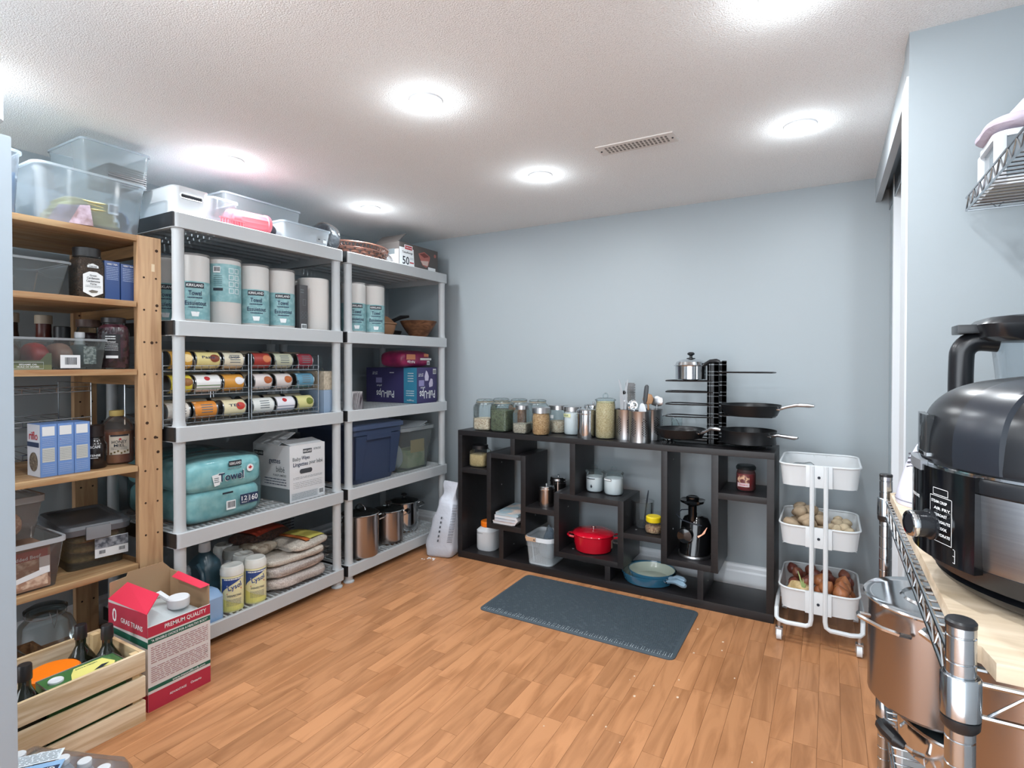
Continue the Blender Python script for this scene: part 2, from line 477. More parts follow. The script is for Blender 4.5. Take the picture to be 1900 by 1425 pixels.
def potlid(t, r, z, knob='black', glass=False, m=None):
    m = m or STEEL
    G().lathe([(r + .004, z), (r + .006, z + .003), (r + .003, z + .006)], 32, cap0=False, cap1=False).build('lid_rim', m, t)
    G().lathe([(r + .003, z + .005), (r * .9, z + .012), (r * .6, z + .02), (r * .3, z + .026), (.0, z + .027)], 32, cap0=False).build('lid', GLASSD if glass else m, t)
    if knob == 'black':
        G().lathe([(.012, z + .025), (.008, z + .033), (.008, z + .038), (.02, z + .044), (.021, z + .05), (.012, z + .055), (0, z + .056)], 16).build('knob', PLK, t)
    elif knob == 'loop':
        G().tube([(-.04, 0, z + .02)] + arc(0, z + .02, .04, pi, 0, 8, lambda u, v: (u, 0, z + .02 + (v - z - .02) * .8)) + [(.04, 0, z + .02)], .0035).build('knob', STEEL, t)
def stockpot(name, label, x, y, z, r, h, m=STEEL, lid='glass', knob='black', handles='steel', ha=0., group=None):
    t = thing(name, label, 'pot', (x, y, z), 0, group)
    G().lathe([(r * .93, 0), (r, .008), (r, h - .003), (r + .004, h), (r - .002, h), (r - .003, h - .01), (r - .004, .01), (0, .008)], 40, cap1=False).build('body', m, t)
    if lid: potlid(t, r, h, knob, lid == 'glass')
    for s in (0, pi):
        a = ha + s; R = Matrix.Rotation(a, 3, 'Z')
        zz = h - .035; wd = .045 if r > .09 else .035; out = .04 if handles == 'steel' else .03
        pts = [R @ Vector(p) for p in ((r - .002, -wd, zz), (r + out * .6, -wd, zz + .008), (r + out, -wd * .6, zz + .012), (r + out, wd * .6, zz + .012), (r + out * .6, wd, zz + .008), (r - .002, wd, zz))]
        h_ = G().tube(pts, .0045).build('handle', STEEL if handles == 'steel' else STEEL, t)
        if handles == 'black':
            p2 = [R @ Vector(p) for p in ((r + out * .8, -wd * .75, zz + .008), (r + out * 1.1, -wd * .5, zz + .012), (r + out * 1.2, 0, zz + .014), (r + out * 1.1, wd * .5, zz + .012), (r + out * .8, wd * .75, zz + .008))]
            G().tube(p2, [.007, .013, .014, .013, .007], 10).build('handle_grip', PLK, h_)
    return t
def frypan(name, label, x, y, z, r, h, hang, mo, mi, mh, hl=.17, thick=.008, group=None, rise=.02, flare=.78, mat_handle_w=.009):
    t = thing(name, label, 'pan', (x, y, z), 0, group)
    G().lathe([(r * flare, 0), (r * (flare + .08), .004), (r * .95, h * .6), (r, h), (r - .003, h), (r * .94, h * .6), (r * flare, .006)], 40, cap1=False).build('pan_body', mo, t)
    G().lathe([(r - .003, h - .001), (r * .935, h * .6), (r * flare, .0075), (0, .007)], 40, cap0=False).build('cooking_surface', mi, t)
    R = Matrix.Rotation(hang, 3, 'Z')
    pts = [R @ Vector(p) for p in ((r * .95, 0, h * .7), (r + .03, 0, h * .9 + rise * .3), (r + hl * .5, 0, h + rise), (r + hl * .85, 0, h + rise * 1.1), (r + hl, 0, h + rise * .9))]
    g = G().tube(pts, [mat_handle_w * .8, mat_handle_w * .8, mat_handle_w, mat_handle_w * 1.15, mat_handle_w * .6], 8)
    g.build('handle', mh, t)
    g = G()
    for q in (-.02, .02):
        p = R @ Vector((r * .93, q, h * .7)); p1 = R @ Vector((r + .006, q, h * .7)); g.cyl(p, p1, .004, n=8)
    g.build('rivets', STEEL, t)
    return t
def glassjar(name, label, x, y, z, r, h, lid='steel', fill=0., fm=None, sq=2., neck=.8, lidh=.025, group=None, gm=None, tilt=0, sag=0.):
    t = thing(name, label, 'jar', (x, y, z), 0, group)
    hb = h - lidh
    G().lathe([(0, .002), (r * .9, .001), (r, .01), (r, hb * .78), (r * .96, hb * .86), (r * neck, hb * .95), (r * neck, hb)], 32, cap0=False, cap1=False, sq=sq).build('glass', gm or GLASS, t)
    if fill:
        f = min(fill, .98) * hb; ri = r * .955
        pr = [(0, .006), (ri * .9, .005), (ri, .013), (ri, min(f, hb * .78))]
        if f > hb * .8: pr += [(ri * .93, f * .93), (r * neck * .9, f)]
        pr += [((r * neck * .9 if f > hb * .8 else ri * .97), f + sag), (0, f + .004 + sag * .5)]
        G().lathe(pr, 28, cap0=False, sq=sq).build('contents', fm, t)
    if lid == 'steel':
        G().lathe([(r * neck + .004, hb - .004), (r * neck + .005, h - .002), (r * neck + .002, h), (0, h)], 32).build('lid', STEELB, t)
    elif lid == 'black':
        G().lathe([(r * neck + .004, hb - .004), (r * neck + .005, h - .002), (r * neck + .002, h), (0, h)], 32).build('lid', PLK, t)
    elif lid == 'bail':
        rn = r * neck
        G().lathe([(rn + .004, hb), (rn + .008, hb + .004), (rn + .008, hb + .009), (rn + .004, hb + .013), (rn * .9, hb + .017), (0, hb + .015)], 28, cap0=False).build('lid', GLASS, t)
        G().lathe([(rn + .002, hb - .004), (rn + .006, hb - .002), (rn + .002, hb + .001)], 28, cap0=False, cap1=False).build('gasket', M('gasket', 'b9aa96', .6), t)
        g = G()
        g.tube(arc(0, 0, rn + .007, 0, 2 * pi, 24, lambda u, v: (u, v, hb - .012))[:-1], .0013, 5, True)
        for s in (-1, 1):
            a = -pi / 2.6 if s > 0 else pi - pi / 2.6
            c, sn = cos(a), sin(a); ro = rn + .01
            g.tube([(ro * c, ro * sn, hb + .012), (ro * c * 1.04, ro * sn * 1.04, hb - .005), (ro * c * 1.1, ro * sn * 1.1, hb - .03), (ro * c * 1.04, ro * sn * 1.04, hb - .012)], .0013, 5)
        g.tube([(x_ * (rn + .01), y_ * (rn + .01), hb + .013) for x_, y_ in ((cos(-pi / 2.6), sin(-pi / 2.6)), (.1, .1), (cos(pi - pi / 2.6), sin(pi - pi / 2.6)))], .0013, 5)
        g.build('wire_bail', STEELB, t)
    elif lid == 'glass':
        rn = r * neck
        G().lathe([(rn - .003, hb - .012), (rn - .002, hb), (rn + .006, hb + .001), (rn + .006, hb + .007), (rn * .7, hb + .016), (.012, hb + .018), (0, hb + .018)], 28, cap0=False).build('lid', GLASS, t)
        G().tube([(-.012, 0, hb + .017)] + arc(0, hb + .026, .014, pi, 0, 6, lambda u, v: (u, 0, v)) + [(.012, 0, hb + .017)], .004, 6).build('knob', GLASS, t)
    return t

# ================================================================== white plastic shelving units
SHW = M('shelf_plastic', 'b9bec1', .42, bump=(300, .06, .001))
SHB = M('shelf_black_cap', '1d1e20', .4)
TIERS = (1.832, 1.393, .958, .524, .10)
def shelving(label, y0, y1):
    x0, x1 = -2.893, -2.283
    t = thing('plastic_shelving', label, 'shelving unit', ((x0 + x1) / 2, (y0 + y1) / 2, 0), 0, 'white plastic shelving units')
    w, d = x1 - x0, y1 - y0
    xa, xb, ya, yb = -w / 2, w / 2, -d / 2, d / 2
    for k, z in enumerate(TIERS):
        h = .062
        g = G()
        # tray lip: ring with sloping inner face, then a deck of slats just under its edge
        g.loft([rrect(w, d, .022, z - h), rrect(w, d, .022, z - .003), rrect(w - .006, d - .006, .02, z), rrect(w - .03, d - .03, .012, z), rrect(w - .034, d - .034, .012, z - .008), rrect(w - .034, d - .034, .012, z - h), rrect(w, d, .022, z - h)], False, False)
        tier = g.build('tier', SHW, t)
        s = G(); n = 32
        for i in range(n + 1):
            yy = ya + .018 + (d - .036) * i / n
            s.box(xa + .017, xb - .017, yy - (.0115 if k == 0 else .0045), yy + (.0115 if k == 0 else .0045), z - .02, z - .008)
        for i in range(1, 7):
            xx = xa + .017 + (w - .034) * i / 7
            s.box(xx - .006, xx + .006, ya + .017, yb - .017, z - .03, z - .0085)
        s.build('slatted_deck', SHW, tier, False)
        c = G().box(xa + .008, xb - .014, ya - .0022, ya + .004, z - h + .003, z - .001, bevel=.001)
        c.loft([[(xb - .022, ya - .0025, z_), (xb - .008, ya - .001, z_), (xb - .006, ya + .004, z_), (xb - .022, ya + .004, z_)] for z_ in (z - h + .003, z - .001)])
        c.build('end_cap', SHB, tier)
    for sx in (-1, 1):
        for sy in (-1, 1):
            px, py = sx * (w / 2 - .032), sy * (d / 2 - .032)
            for a, b in zip(TIERS[1:], TIERS[:-1]):
                G().lathe([(.027, a), (.0235, a + .012), (.0225, a + .03), (.0225, b - .075), (.025, b - .061)], 20, px, py).build('pole', SHW, t)
            G().lathe([(.03, 0), (.03, .006), (.022, .012), (.023, .039)], 20, px, py).build('foot', SHW, t)
    return t
shelving('tall white plastic shelving unit with can racks and towel packs, nearer one', 1.238, 2.134)
shelving('tall white plastic shelving unit with blue bin and steel pots, beside the back wall', 2.155, 3.07)
DZ = .007   # deck lies this far below the edge

# ---- paper towels
TOWP = M('towel_paper', 'd8d6d3', .8, bump=(150, .25, .002)); TEAL = M('towel_wrap_teal', '74adb4', .42, noise_=(40, '9accd0', .4, .65), bump=(25, .3, .004))
TFILM = thin('towel_film', 'ffffff', .12, 'ffffff', .12, .9)
def towel(label, x, y, z, r=.071, h=.292, a=0., flip=False, kind='front', group='paper towel rolls on the white shelves'):
    t = thing('paper_towel_roll', label, 'paper towel', (x, y, z), 0, group)
    G().lathe([(r * .97, 0), (r, .004), (r, h - .004), (r * .96, h), (.02, h), (.02, h - .04), (0, h - .04)], 32).build('roll', TOWP, t)
    if kind == 'plain': return t
    f = Face(p=(0, 0, 0), a=a, R=r + .0006)
    z0, z1 = (.02, h * .62) if not flip else (h * .36, h - .02)
    w = G(); w.lathe([(r + .0012, z0), (r + .0012, z1)], 32, cap0=False, cap1=False)
    wr = w.build('wrap', TEAL, t)
    G().lathe([(r + .0022, .004), (r + .0022, h - .01), (r + .004, h + .008), (r * .6, h + .003)], 24, cap0=False, cap1=False).build('film', TFILM, t)
    f = Face(p=(0, 0, 0), a=a, R=r + .0025)
    if kind == 'front':
        f.patch(-.036, .036, h * .62 - .028, h * .62 - .006, INKK, wr, .0008, 'label_bar')
        f.text('KIRKLAND', 0, h * .62 - .017, .064, .0115, INKW, wr, .0014)
        f.text('Towel', 0, h * .62 - .05, .05, .02, INKN, wr)
        f.lines(-.028, .028, h * .62 - .072, h * .62 - .066, 1, INKN, wr, .0012, .7)
        f.text('Essuietout', .004, h * .62 - .092, .085, .019, INKN, wr)
        f.lines(-.025, .03, h * .62 - .113, h * .62 - .107, 1, INKN, wr, .0012, .7)
        f.poly([(-.016, .052), (.016, .052), (.012, .032), (-.012, .032)], INKW, wr, .001)
    else:
        f.barcode(-.052, -.022, h - .06, h - .032, wr, .0012)
        f.patch(-.052, -.012, h - .14, h - .128, INKK, wr, .001, 'label_bar')
        f.lines(-.05, -.015, h - .12, h - .07, 6, INKT, wr, .0012, .25, seed=3)
        g = G()
        for i in range(2):
            for j in range(4):
                xx, zz = .012 + i * .026, h - .06 - j * .03
                for q in (0, .02): g.quad(f.at(xx, zz + q, .001), f.at(xx + .021, zz + q, .001), f.at(xx + .021, zz + q + .002, .001), f.at(xx, zz + q + .002, .001))
                for q in (0, .019): g.quad(f.at(xx + q, zz, .001), f.at(xx + q + .002, zz, .001), f.at(xx + q + .002, zz + .021, .001), f.at(xx + q, zz + .021, .001))
        g.build('print_frames', INKW, wr, False)
    return t
z = TIERS[1] - DZ
towel('paper towel roll partly hidden behind the pine post, upper white shelf', -2.56, 1.35, z, a=-.5)
towel('paper towel roll standing first right of the front pole', -2.40, 1.375, z, .068, .292, -.35)
towel('upside down paper towel roll with barcode on its teal wrap', -2.395, 1.517, z, .071, .295, -.45, True, 'back')
towel('upright paper towel roll right of the upside down one', -2.392, 1.662, z, .070, .288, -.42)
towel('upright paper towel roll left of the slim dark box', -2.392, 1.808, z, .071, .288, -.42)
towel('paper towel roll behind the slim dark box', -2.56, 2.05, z, .068, .28, -.45)
towel('bare white paper towel roll without wrap, widest on the shelf', -2.42, 2.042, z, .080, .285, kind='plain')
towel('paper towel roll beside the left pole of the far unit', -2.42, 2.33, z, .070, .292, -.5)
towel('paper towel roll left of the clay pot', -2.40, 2.464, z, .0705, .292, -.5)
t, w, d, h = carton('slim_box', 'slim dark box with white outline print between paper towels', 'box', -2.44, -2.34, 1.887, 1.938, z, z + .235, M('dark_card', '4a4a4d', .55))
f = Face((w / 2, 0, 0), 0.)
f.lines(-.02, 0, .19, .215, 2, INKG, t, .001, .5)
g = G()
for zz in (.13,):
    for (x0, x1, z0, z1) in ((-.006, .012, zz, zz + .002), (-.006, .012, zz + .03, zz + .032), (-.006, -.004, zz, zz + .032), (.01, .012, zz, zz + .032)):
        g.quad(f.at(x0, z0, .001), f.at(x1, z0, .001), f.at(x1, z1, .001), f.at(x0, z1, .001))
g.build('outline_print', INKG, t, False)
g = G()
for i in range(2):
    for j in range(2):
        c0 = (-.008 + i * .02, .07 + j * .02)
        P = [f.at(c0[0] + .008 * cos(a), c0[1] + .008 * sin(a), .001) for a in [k * pi / 6 for k in range(12)]]
        g.tube(P, .0008, 4, True)
g.build('ring_print', INKG, t, False)
f.barcode(-.016, .016, .008, .035, t)

# ---- wire can racks with cans
WIRE = M('rack_wire', 'b8bcc0', .25, 1.0); TIN = M('can_tin', '8f9294', .28, 1.0)
def canrack(label, y0, y1):
    t = thing('can_rack', label, 'can rack', (-2.35, (y0 + y1) / 2, TIERS[2] - DZ), 0, 'wire can racks')
    hy = (y1 - y0) / 2
    for s in (-1, 1):
        G().tube([(0, s * hy, 0), (0, s * hy, .31), (-.30, s * hy, .31), (-.30, s * hy, 0)], .0028, 6).build('side_frame', WIRE, t)
    for k, zz in enumerate((.235, .133, .015)):
        g = G()
        g.tube([(0, -hy, zz), (0, hy, zz)], .0022, 5).tube([(.004, -hy, zz + .022), (.004, hy, zz + .022)], .0016, 5)
        g.tube([(-.29, -hy, zz + .03), (-.29, hy, zz + .03)], .0022, 5)
        for i in range(13):
            yy = -hy + 2 * hy * i / 12
            g.tube([(.004, yy, zz + .022), (0, yy, zz), (-.29, yy, zz + .03)], .0012, 4)
        for yy in (-hy / 3, hy / 3):
            g.tube([(.006, yy, zz + .0), (.006, yy, zz + .045), (-.06, yy, zz + .052)], .0016, 4)
        g.build('rack_shelf', WIRE, t)
    return t
canrack('chrome wire can rack behind the near front pole', 1.225, 1.608)
canrack('chrome wire can rack in the middle of the shelf, right one', 1.622, 2.012)
_can = {}
def can(label, y, z, col, acc, L=.108, r=.0375, x=-2.392, kind=0, tx=None, txm=None):
    t = thing('food_can', label, 'can', (x, y, z), 0, 'food cans in the wire racks')
    key = (round(L, 3), round(r, 3))
    if key not in _can:
        g = G(); R = Matrix.Rotation(-pi / 2, 4, 'X')
        g.lathe([(0, -L / 2 + .002), (r - .004, -L / 2 + .002), (r - .003, -L / 2), (r, -L / 2), (r, -L / 2 + .003), (r - .001, -L / 2 + .004), (r - .001, L / 2 - .004), (r, L / 2 - .003), (r, L / 2), (r - .003, L / 2), (r - .004, L / 2 - .002), (0, L / 2 - .002)], 24, mat=R)
        b = g.build('tin', TIN, t); _can[key] = b.data
    else: link('tin', _can[key], t)
    R = Matrix.Rotation(-pi / 2, 4, 'X')
    lb = G().lathe([(r, -L / 2 + .006), (r, L / 2 - .006)], 24, cap0=False, cap1=False, mat=R).build('label_wrap', M('can_' + col, col, .4), t)
    # print on the front: curve runs up and over
    class CF(Face):
        def at(s, px, py, off):
            a = .25 + py / r
            return ((r + off) * cos(a), px, (r + off) * sin(a))
    f = CF(R=r)
    am = M('canprint_' + acc, acc, .5)
    if kind == 0:
        g = G(); g.loft([[f.at((.5 - .12 + .02) * L * .6 + q * .022 * cos(a), q * .018 * sin(a), .0009) for a in [k * pi / 8 for k in range(16)]] for q in (1., .5, .05)], False, False)
        g.build('print', am, lb, False)
    elif kind == 1:
        for a_, b_ in ((-.5, -.32),): f.patch(L * a_ + .006, L * b_, -.03, .03, am, lb, .0008, 'print', 1)
        g = G()
        for j in range(4): g.quad(f.at(-.02, -.02 + j * .011, .001), f.at(.03, -.02 + j * .011, .001), f.at(.03, -.016 + j * .011, .001), f.at(-.02, -.016 + j * .011, .001))
        g.build('print_lines', INKG, lb, False)
    elif kind == 2:
        g = G(); g.quad(f.at(-L / 2 + .007, -.036, .0008), f.at(L / 2 - .007, -.036, .0008), f.at(L / 2 - .007, -.016, .0008), f.at(-L / 2 + .007, -.016, .0008)); g.build('print_band', am, lb, False)
        g = G(); g.loft([[f.at(-.005 + q * .013 * cos(a), .014 + q * .011 * sin(a), .0009) for a in [k * pi / 6 for k in range(12)]] for q in (1., .05)], False, False); g.build('print', INKR, lb, False)
    if tx: f.text(tx, 0, .004, L * .5, .012, txm or INKN, lb, .0015)
    return t
zr = [1.232, 1.130, 1.014]
rows = [
 ('orange can with a round picture at the left of the top row', 1.305, 0, 'd9a64a', 'f0d8a0', .10, 0, None), ('yellow pasta can in the top row', 1.421, 0, 'd6c98a', '7a3a22', .115, 0, 'Pasta'), ('cream can at the right end of the near rack top row', 1.540, 0, 'd9d2bb', '7b8f86', .105, 1, 'CHOP'),
 ('yellow can at the left of the middle row', 1.305, 1, 'e0cc4a', '8a5a28', .10, 0, None), ('white can with a red flower in the middle row', 1.421, 1, 'e6e8e8', '6f8f5c', .12, 2, None), ('orange and white can closing the near rack middle row', 1.540, 1, 'cf9440', 'e3e2e6', .105, 0, None),
 ('white label can at the left of the bottom row', 1.292, 2, 'ddd8d0', '9a5548', .10, 1, None), ('orange can with a cream panel in the bottom row', 1.408, 2, 'd98b3c', 'f0e6c8', .11, 1, None), ('cream and red can at the right of the near rack bottom row', 1.543, 2, 'e2d9b4', 'c03a30', .115, 0, 'TEL'),
 ('small red bean can in the far rack top row', 1.685, 0, '9c3a34', 'c87a50', .098, 0, None), ('grey green can in the far rack top row', 1.805, 0, 'b9bda6', '7d8a6c', .11, 1, None), ('dark red can with white print, far rack top row', 1.935, 0, '8c3240', 'd8ccd0', .1, 1, None),
 ('white and brown can leftmost of the far rack middle row', 1.690, 1, 'd8d2d0', 'a4572c', .1, 0, None), ('white and brown can second of the far rack middle row', 1.805, 1, 'd4cecc', 'b0602e', .1, 0, None), ('blue can in the far rack middle row', 1.935, 1, '5f93ad', 'dfe6ea', .115, 1, None),
 ('green and white can leftmost of the far rack bottom row', 1.692, 2, 'dfe3e0', '8a9a6a', .12, 1, None), ('white can with a red mark in the far rack bottom row', 1.816, 2, 'e4e4ea', '7e8aa0', .112, 2, None), ('yellow green can closing the far rack bottom row', 1.935, 2, 'd4cf90', '6f7a30', .108, 0, None)]
for lab, y, r_, col, acc, L, kd, tx in rows:
    can(lab, y, zr[r_], col, acc, L, kind=kd, tx=tx)
for r_ in range(3):
    for k_, y in enumerate((1.305, 1.421, 1.54, 1.69, 1.81, 1.935)):
        can('can behind the ' + rows[r_ * 3 + (0, 1, 2, 0, 1, 2)[k_] + (9 if k_ > 2 else 0)][0], y, zr[r_] + .009, ('b8a888', 'c4bca8', '8a8a80')[(int(y * 100)) % 3], 'a05030', .108, x=-2.478, kind=1)
# box pile right of the racks
z = TIERS[2] - DZ
t, w, d, h = carton('steel_blue_box', 'steel blue gift box under the wooden box, right of the can racks', 'box', -2.53, -2.335, 2.036, 2.125, z, z + .125, M('steel_blue_card', '8ba0b8', .4))
t, w, d, h = carton('wooden_box', 'pale rustic wooden box stacked on the steel blue box', 'box', -2.53, -2.335, 2.036, 2.125, z + .125, z + .225, M('grey_wood', 'b8ae9c', .8, noise_=(60, '98907f', .4, .7)))
t = thing('glass_bottle', 'small ribbed clear bottle standing on the pale wooden box', 'bottle', (-2.42, 2.085, z + .225))
G().lathe([(.022, 0), (.024, .004), (.01, .018)] + [(.008 + .002 * (i % 2), .02 + i * .006) for i in range(9)] + [(.009, .078)], 14, cap1=False).build('glass', GLASS, t)

# ---- towel pack + baby wipes on tier 4
z = TIERS[3] - DZ
PACK = M('pack_teal', '86bfc6', .38, noise_=(26, 'a6d3d6', .38, .66), bump=(16, .5, .008))
def towelpack(label, x, y, rz, sx=1.):
    t = thing('towel_pack', label, 'towel pack', (x, y, z), rz, 'shrink wrapped towel packs')
    t.scale = (sx, 1, 1)
    b1 = pillow(.26, .365, .145, 6, 16, .006, 3, 5); b1.build('lower_layer', PACK, t)
    u = pillow(.28, .375, .145, 6, 16, .007, 5, 4.5)
    for v in u.bm.verts: v.co.z += .132
    u.build('upper_layer', PACK, t)
    g = pillow(.288, .384, .288, 6, 16, .006, 8, 7)
    g.build('wrap_film', thin('pack_film', 'f4ffff', .05, rough=.1, refl=1.3), t)
    f = Face((.144, 0, 0), 0.)
    f.patch(-.0, .062, .238, .262, INKK, t, .004, 'label_bar'); f.text('KIRKLAND', .031, .25, .055, .012, INKW, t, .0055)
    f.text('Towel', .012, .195, .125, .042, INKW, t, .0038); f.text('Towel', .012, .195, .118, .037, INKN, t, .0055)
    f.lines(-.005, .062, .225, .231, 1, INKG, t, .004, .6)
    f.poly([(-.078, .21), (-.035, .215), (-.042, .165), (-.066, .16)], INKW, t, .004)
    f.lines(-.068, -.046, .175, .2, 3, INKT, t, .005, .35)
    g = G(); g.loft([[f.at(.105 + q * cos(a), .218 + q * sin(a), .004) for a in [k * pi / 10 for k in range(20)]] for q in (.017, .001)], False, False); g.build('badge', INKW, t, False)
    # maple leaf
    leaf = [(0, 1), (.2, .55), (.45, .7), (.4, .2), (.75, .4), (.9, .1), (.45, -.3), (.5, -.5), (.06, -.4), (.05, -.9), (-.05, -.9), (-.06, -.4), (-.5, -.5), (-.45, -.3), (-.9, .1), (-.75, .4), (-.4, .2), (-.45, .7), (-.2, .55)]
    f.poly([(.105 + .011 * a, .219 + .011 * b) for a, b in leaf], INKR, t, .005, 'leaf')
    f.patch(-.03, .02, .118, .126, INKK, t, .004, 'label_bar')
    f.patch(.055, .145, .055, .1, INKN, t, .003, 'count_label'); f.text('12', .075, .082, .028, .02, INKW, t, .0045); f.text('160', .121, .079, .042, .026, INKW, t, .0045)
    f.patch(.0945, .0955, .06, .096, INKW, t, .0045, 'divider'); f.text('ROLLS', .075, .064, .026, .007, INKW, t, .0045)
    f.barcode(-.012, .032, .045, .085, t, .0045)
    return t
towelpack('teal shrink wrapped towel pack, front one on the shelf', -2.475, 1.492, 0.)
towelpack('teal towel pack standing behind the near pole, turned away', -2.745, 1.50, .0, .78)
WB = M('wipes_card', 'd3d6d9', .5)
t, w, d, h = carton('wipes_box', 'white carton of baby wipes with open top flaps', 'box', -2.62, -2.33, 1.815, 2.035, z, z + .285, WB)
f = Face((w / 2, 0, 0), 0.)
f.patch(-.03, .025, .24, .262, INKK, t, .0008, 'label_bar'); f.text('KIRKLAND', -.0025, .251, .05, .012, INKW, t, .0014); f.text('8 PACKS', .06, .257, .045, .011, INKG, t)
f.text('Baby', -.068, .213, .05, .024, INKG, t); f.text('Wipes', -.014, .215, .05, .024, INKN, t); f.text('Lingettes', -.045, .185, .09, .026, INKN, t); f.text('pour bébé', .052, .188, .085, .027, INKG, t)
f.lines(-.09, .09, .112, .125, 2, INKG, t, .001, .25); f.lines(-.09, .09, .065, .1, 4, INKG, t, .001, .15); f.patch(-.1, .062, .01, .045, M('pale_grey_ink', 'b4b9bd', .6), t, .0006, 'grey_panel'); f.lines(-.095, .055, .012, .043, 4, INKG, t, .001, .2); f.barcode(.068, .1, .012, .045, t)
g = G(); g.loft([[f.at(-.012 + px, .15 + py, .0012) for px, py in [(p[0], p[1]) for p in rrect(.078, .024, .011, 0)]]], True, False); g.build('hand_hole', M('hole_dark', '3c3f44', .9), t, False)
f2 = Face((0, -d / 2, 0), -pi / 2)
f2.patch(-.135, -.06, .225, .25, INKK, t, .0008, 'label_bar'); f2.text('KIRKLAND', -.097, .238, .068, .013, INKW, t, .0014)
f2.text('gettes', .03, .2, .09, .03, INKN, t); f2.text('bébé', .075, .165, .065, .03, INKG, t); f2.text('PARFUMÉES', .07, .135, .1, .014, INKG, t); f2.patch(-.14, .145, .0, .07, INKG, t, .0006, 'grey_panel'); f2.lines(-.05, .12, .08, .12, 3, INKN, t, .001, .3)
g = G(); g.box(-.145, .06, -.0015, .0015, 0, .115, mat=Matrix.Translation((0, -d / 2, h)) @ Matrix.Rotation(radians(-62), 4, 'X'))
fl1 = g.build('top_flap', WB, t, False)
G().box(-.0015, .0015, -.1, .1, 0, .09, mat=Matrix.Translation((w / 2, 0, h)) @ Matrix.Rotation(radians(-78), 4, 'Y')).build('top_flap', WB, t, False)
t = thing('folded_bag', 'dark folded bag lying right of the baby wipes box', 'bag', (-2.56, 2.08, z)); pillow(.22, .07, .05, 3, 10, .006, 2).build('bag', M('dark_cloth', '2c3038', .7), t)

# ---- bottom tier of the near unit: cleaning supplies and rice
z = TIERS[4] - DZ
CRM = M('canister_cream', 'e6e2b4', .35); LYE = M('canister_yellow', 'd8d27c', .4)
BLUEI = M('ink_blue', '2c4a8c', .5)
def wipes_can(label, x, y, r, h, a, printed=True):
    t = thing('wipes_canister', label, 'canister', (x, y, z), 0, 'disinfecting wipes canisters')
    b = G().lathe([(r * .95, 0), (r, .006), (r, h - .045), (r * .97, h - .04)], 32).build('body', CRM if printed else PLW, t)
    G().lathe([(r * 1.0, h - .042), (r * 1.03, h - .04), (r * 1.03, h - .018), (r * .98, h - .012), (r * .93, h - .003), (r * .85, h), (0, h - .004)], 32).build('lid', M('canister_lid', 'dfe1dc', .35), t)
    if printed:
        f = Face(p=(0, 0, 0), a=a, R=r + .0003)
        g = G()
        # blue swoosh top, yellow foot
        n = 12
        for i in range(n):
            xa, xb = -r * 1.1 + r * 2.2 * i / n, -r * 1.1 + r * 2.2 * (i + 1) / n
            ya, yb = (.085 + .07 * ((i) / n) ** .6), (.085 + .07 * ((i + 1) / n) ** .6)
            g.quad(f.at(xa, ya, .0008), f.at(xb, yb, .0008), f.at(xb, h - .05, .0008), f.at(xa, h - .05, .0008))
        g.build('blue_print', BLUEI, b, False)
        g = G()
        for i in range(n):
            xa, xb = -r * 1.1 + r * 2.2 * i / n, -r * 1.1 + r * 2.2 * (i + 1) / n
            q = lambda k: .012 + .045 * (1 - k / n)
            g.quad(f.at(xa, .008, .0008), f.at(xb, .008, .0008), f.at(xb, q(i + 1) + .01, .0008), f.at(xa, q(i) + .01, .0008))
        g.build('yellow_print', LYE, b, False)
        f.text('Lysol', .006, .115, .062, .034, INKW, b, .0014, rot=.25); f.text('Lysol', .006, .115, .058, .030, BLUEI, b, .0024, rot=.25)
        f.poly([(-.028, .083), (.035, .1), (.035, .107), (-.028, .088)], INKR, b, .0014)
        f.text('DISINFECTING', .004, .076, .06, .009, INKN, b); f.lines(-.03, .035, .03, .062, 7, INKG, b, .0014, .3)
        f.lines(-.04, .04, .146, .155, 1, INKW, b, .0014, .6)
    return t
wipes_can('lemon yellow disinfecting wipes canister, front left', -2.365, 1.529, .0485, .205, -.45)
wipes_can('lemon yellow disinfecting wipes canister, front right', -2.355, 1.639, .0485, .207, -.45)
wipes_can('white lidded wipes canister right behind the front right one', -2.47, 1.655, .0485, .2, -.45, False)
wipes_can('white lidded wipes canister in third row', -2.575, 1.672, .0485, .2, -.45, False)
wipes_can('white lidded wipes canister at the back of the row', -2.68, 1.69, .0485, .2, -.45, False)
JUG = thin('jug_teal', '5f8088', .75, '3c5a66', .1)
t = thing('detergent_jug', 'large dark teal detergent jug with a pale cap', 'jug', (-2.53, 1.50, z))
G().loft([rrect(.15, .1, .03, 0), rrect(.16, .11, .035, .02), rrect(.16, .11, .035, .15), rrect(.13, .1, .035, .2), rrect(.06, .06, .028, .235), rrect(.05, .05, .024, .245)]).build('body', M('jug_teal_solid', '35505c', .3), t)
G().lathe([(.024, .245), (.026, .25), (.024, .285), (.02, .288), (0, .288)], 16).build('cap', PLW, t)
G().tube([(.03, -.05, .2), (.07, -.052, .17), (.085, -.054, .11), (.08, -.052, .05), (.05, -.05, .03)], .011, 8).build('handle', M('jug_teal_solid'), t)
t = thing('softener_bottle', 'blue bottle with a clear cap behind the oil box', 'bottle', (-2.50, 1.38, z))
G().loft([rrect(.1, .075, .02, 0), rrect(.11, .08, .03, .02), rrect(.11, .08, .03, .1), rrect(.07, .07, .03, .135)]).build('body', M('bottle_blue', '5c7fae', .35), t)
G().lathe([(.034, .13), (.036, .135), (.034, .2), (.028, .212), (0, .214)], 20, cap0=False).build('cap', CLEAR, t); G().lathe([(.03, .135), (.03, .15), (.02, .17), (.018, .185), (0, .19)], 16).build('spout', PLW, t)
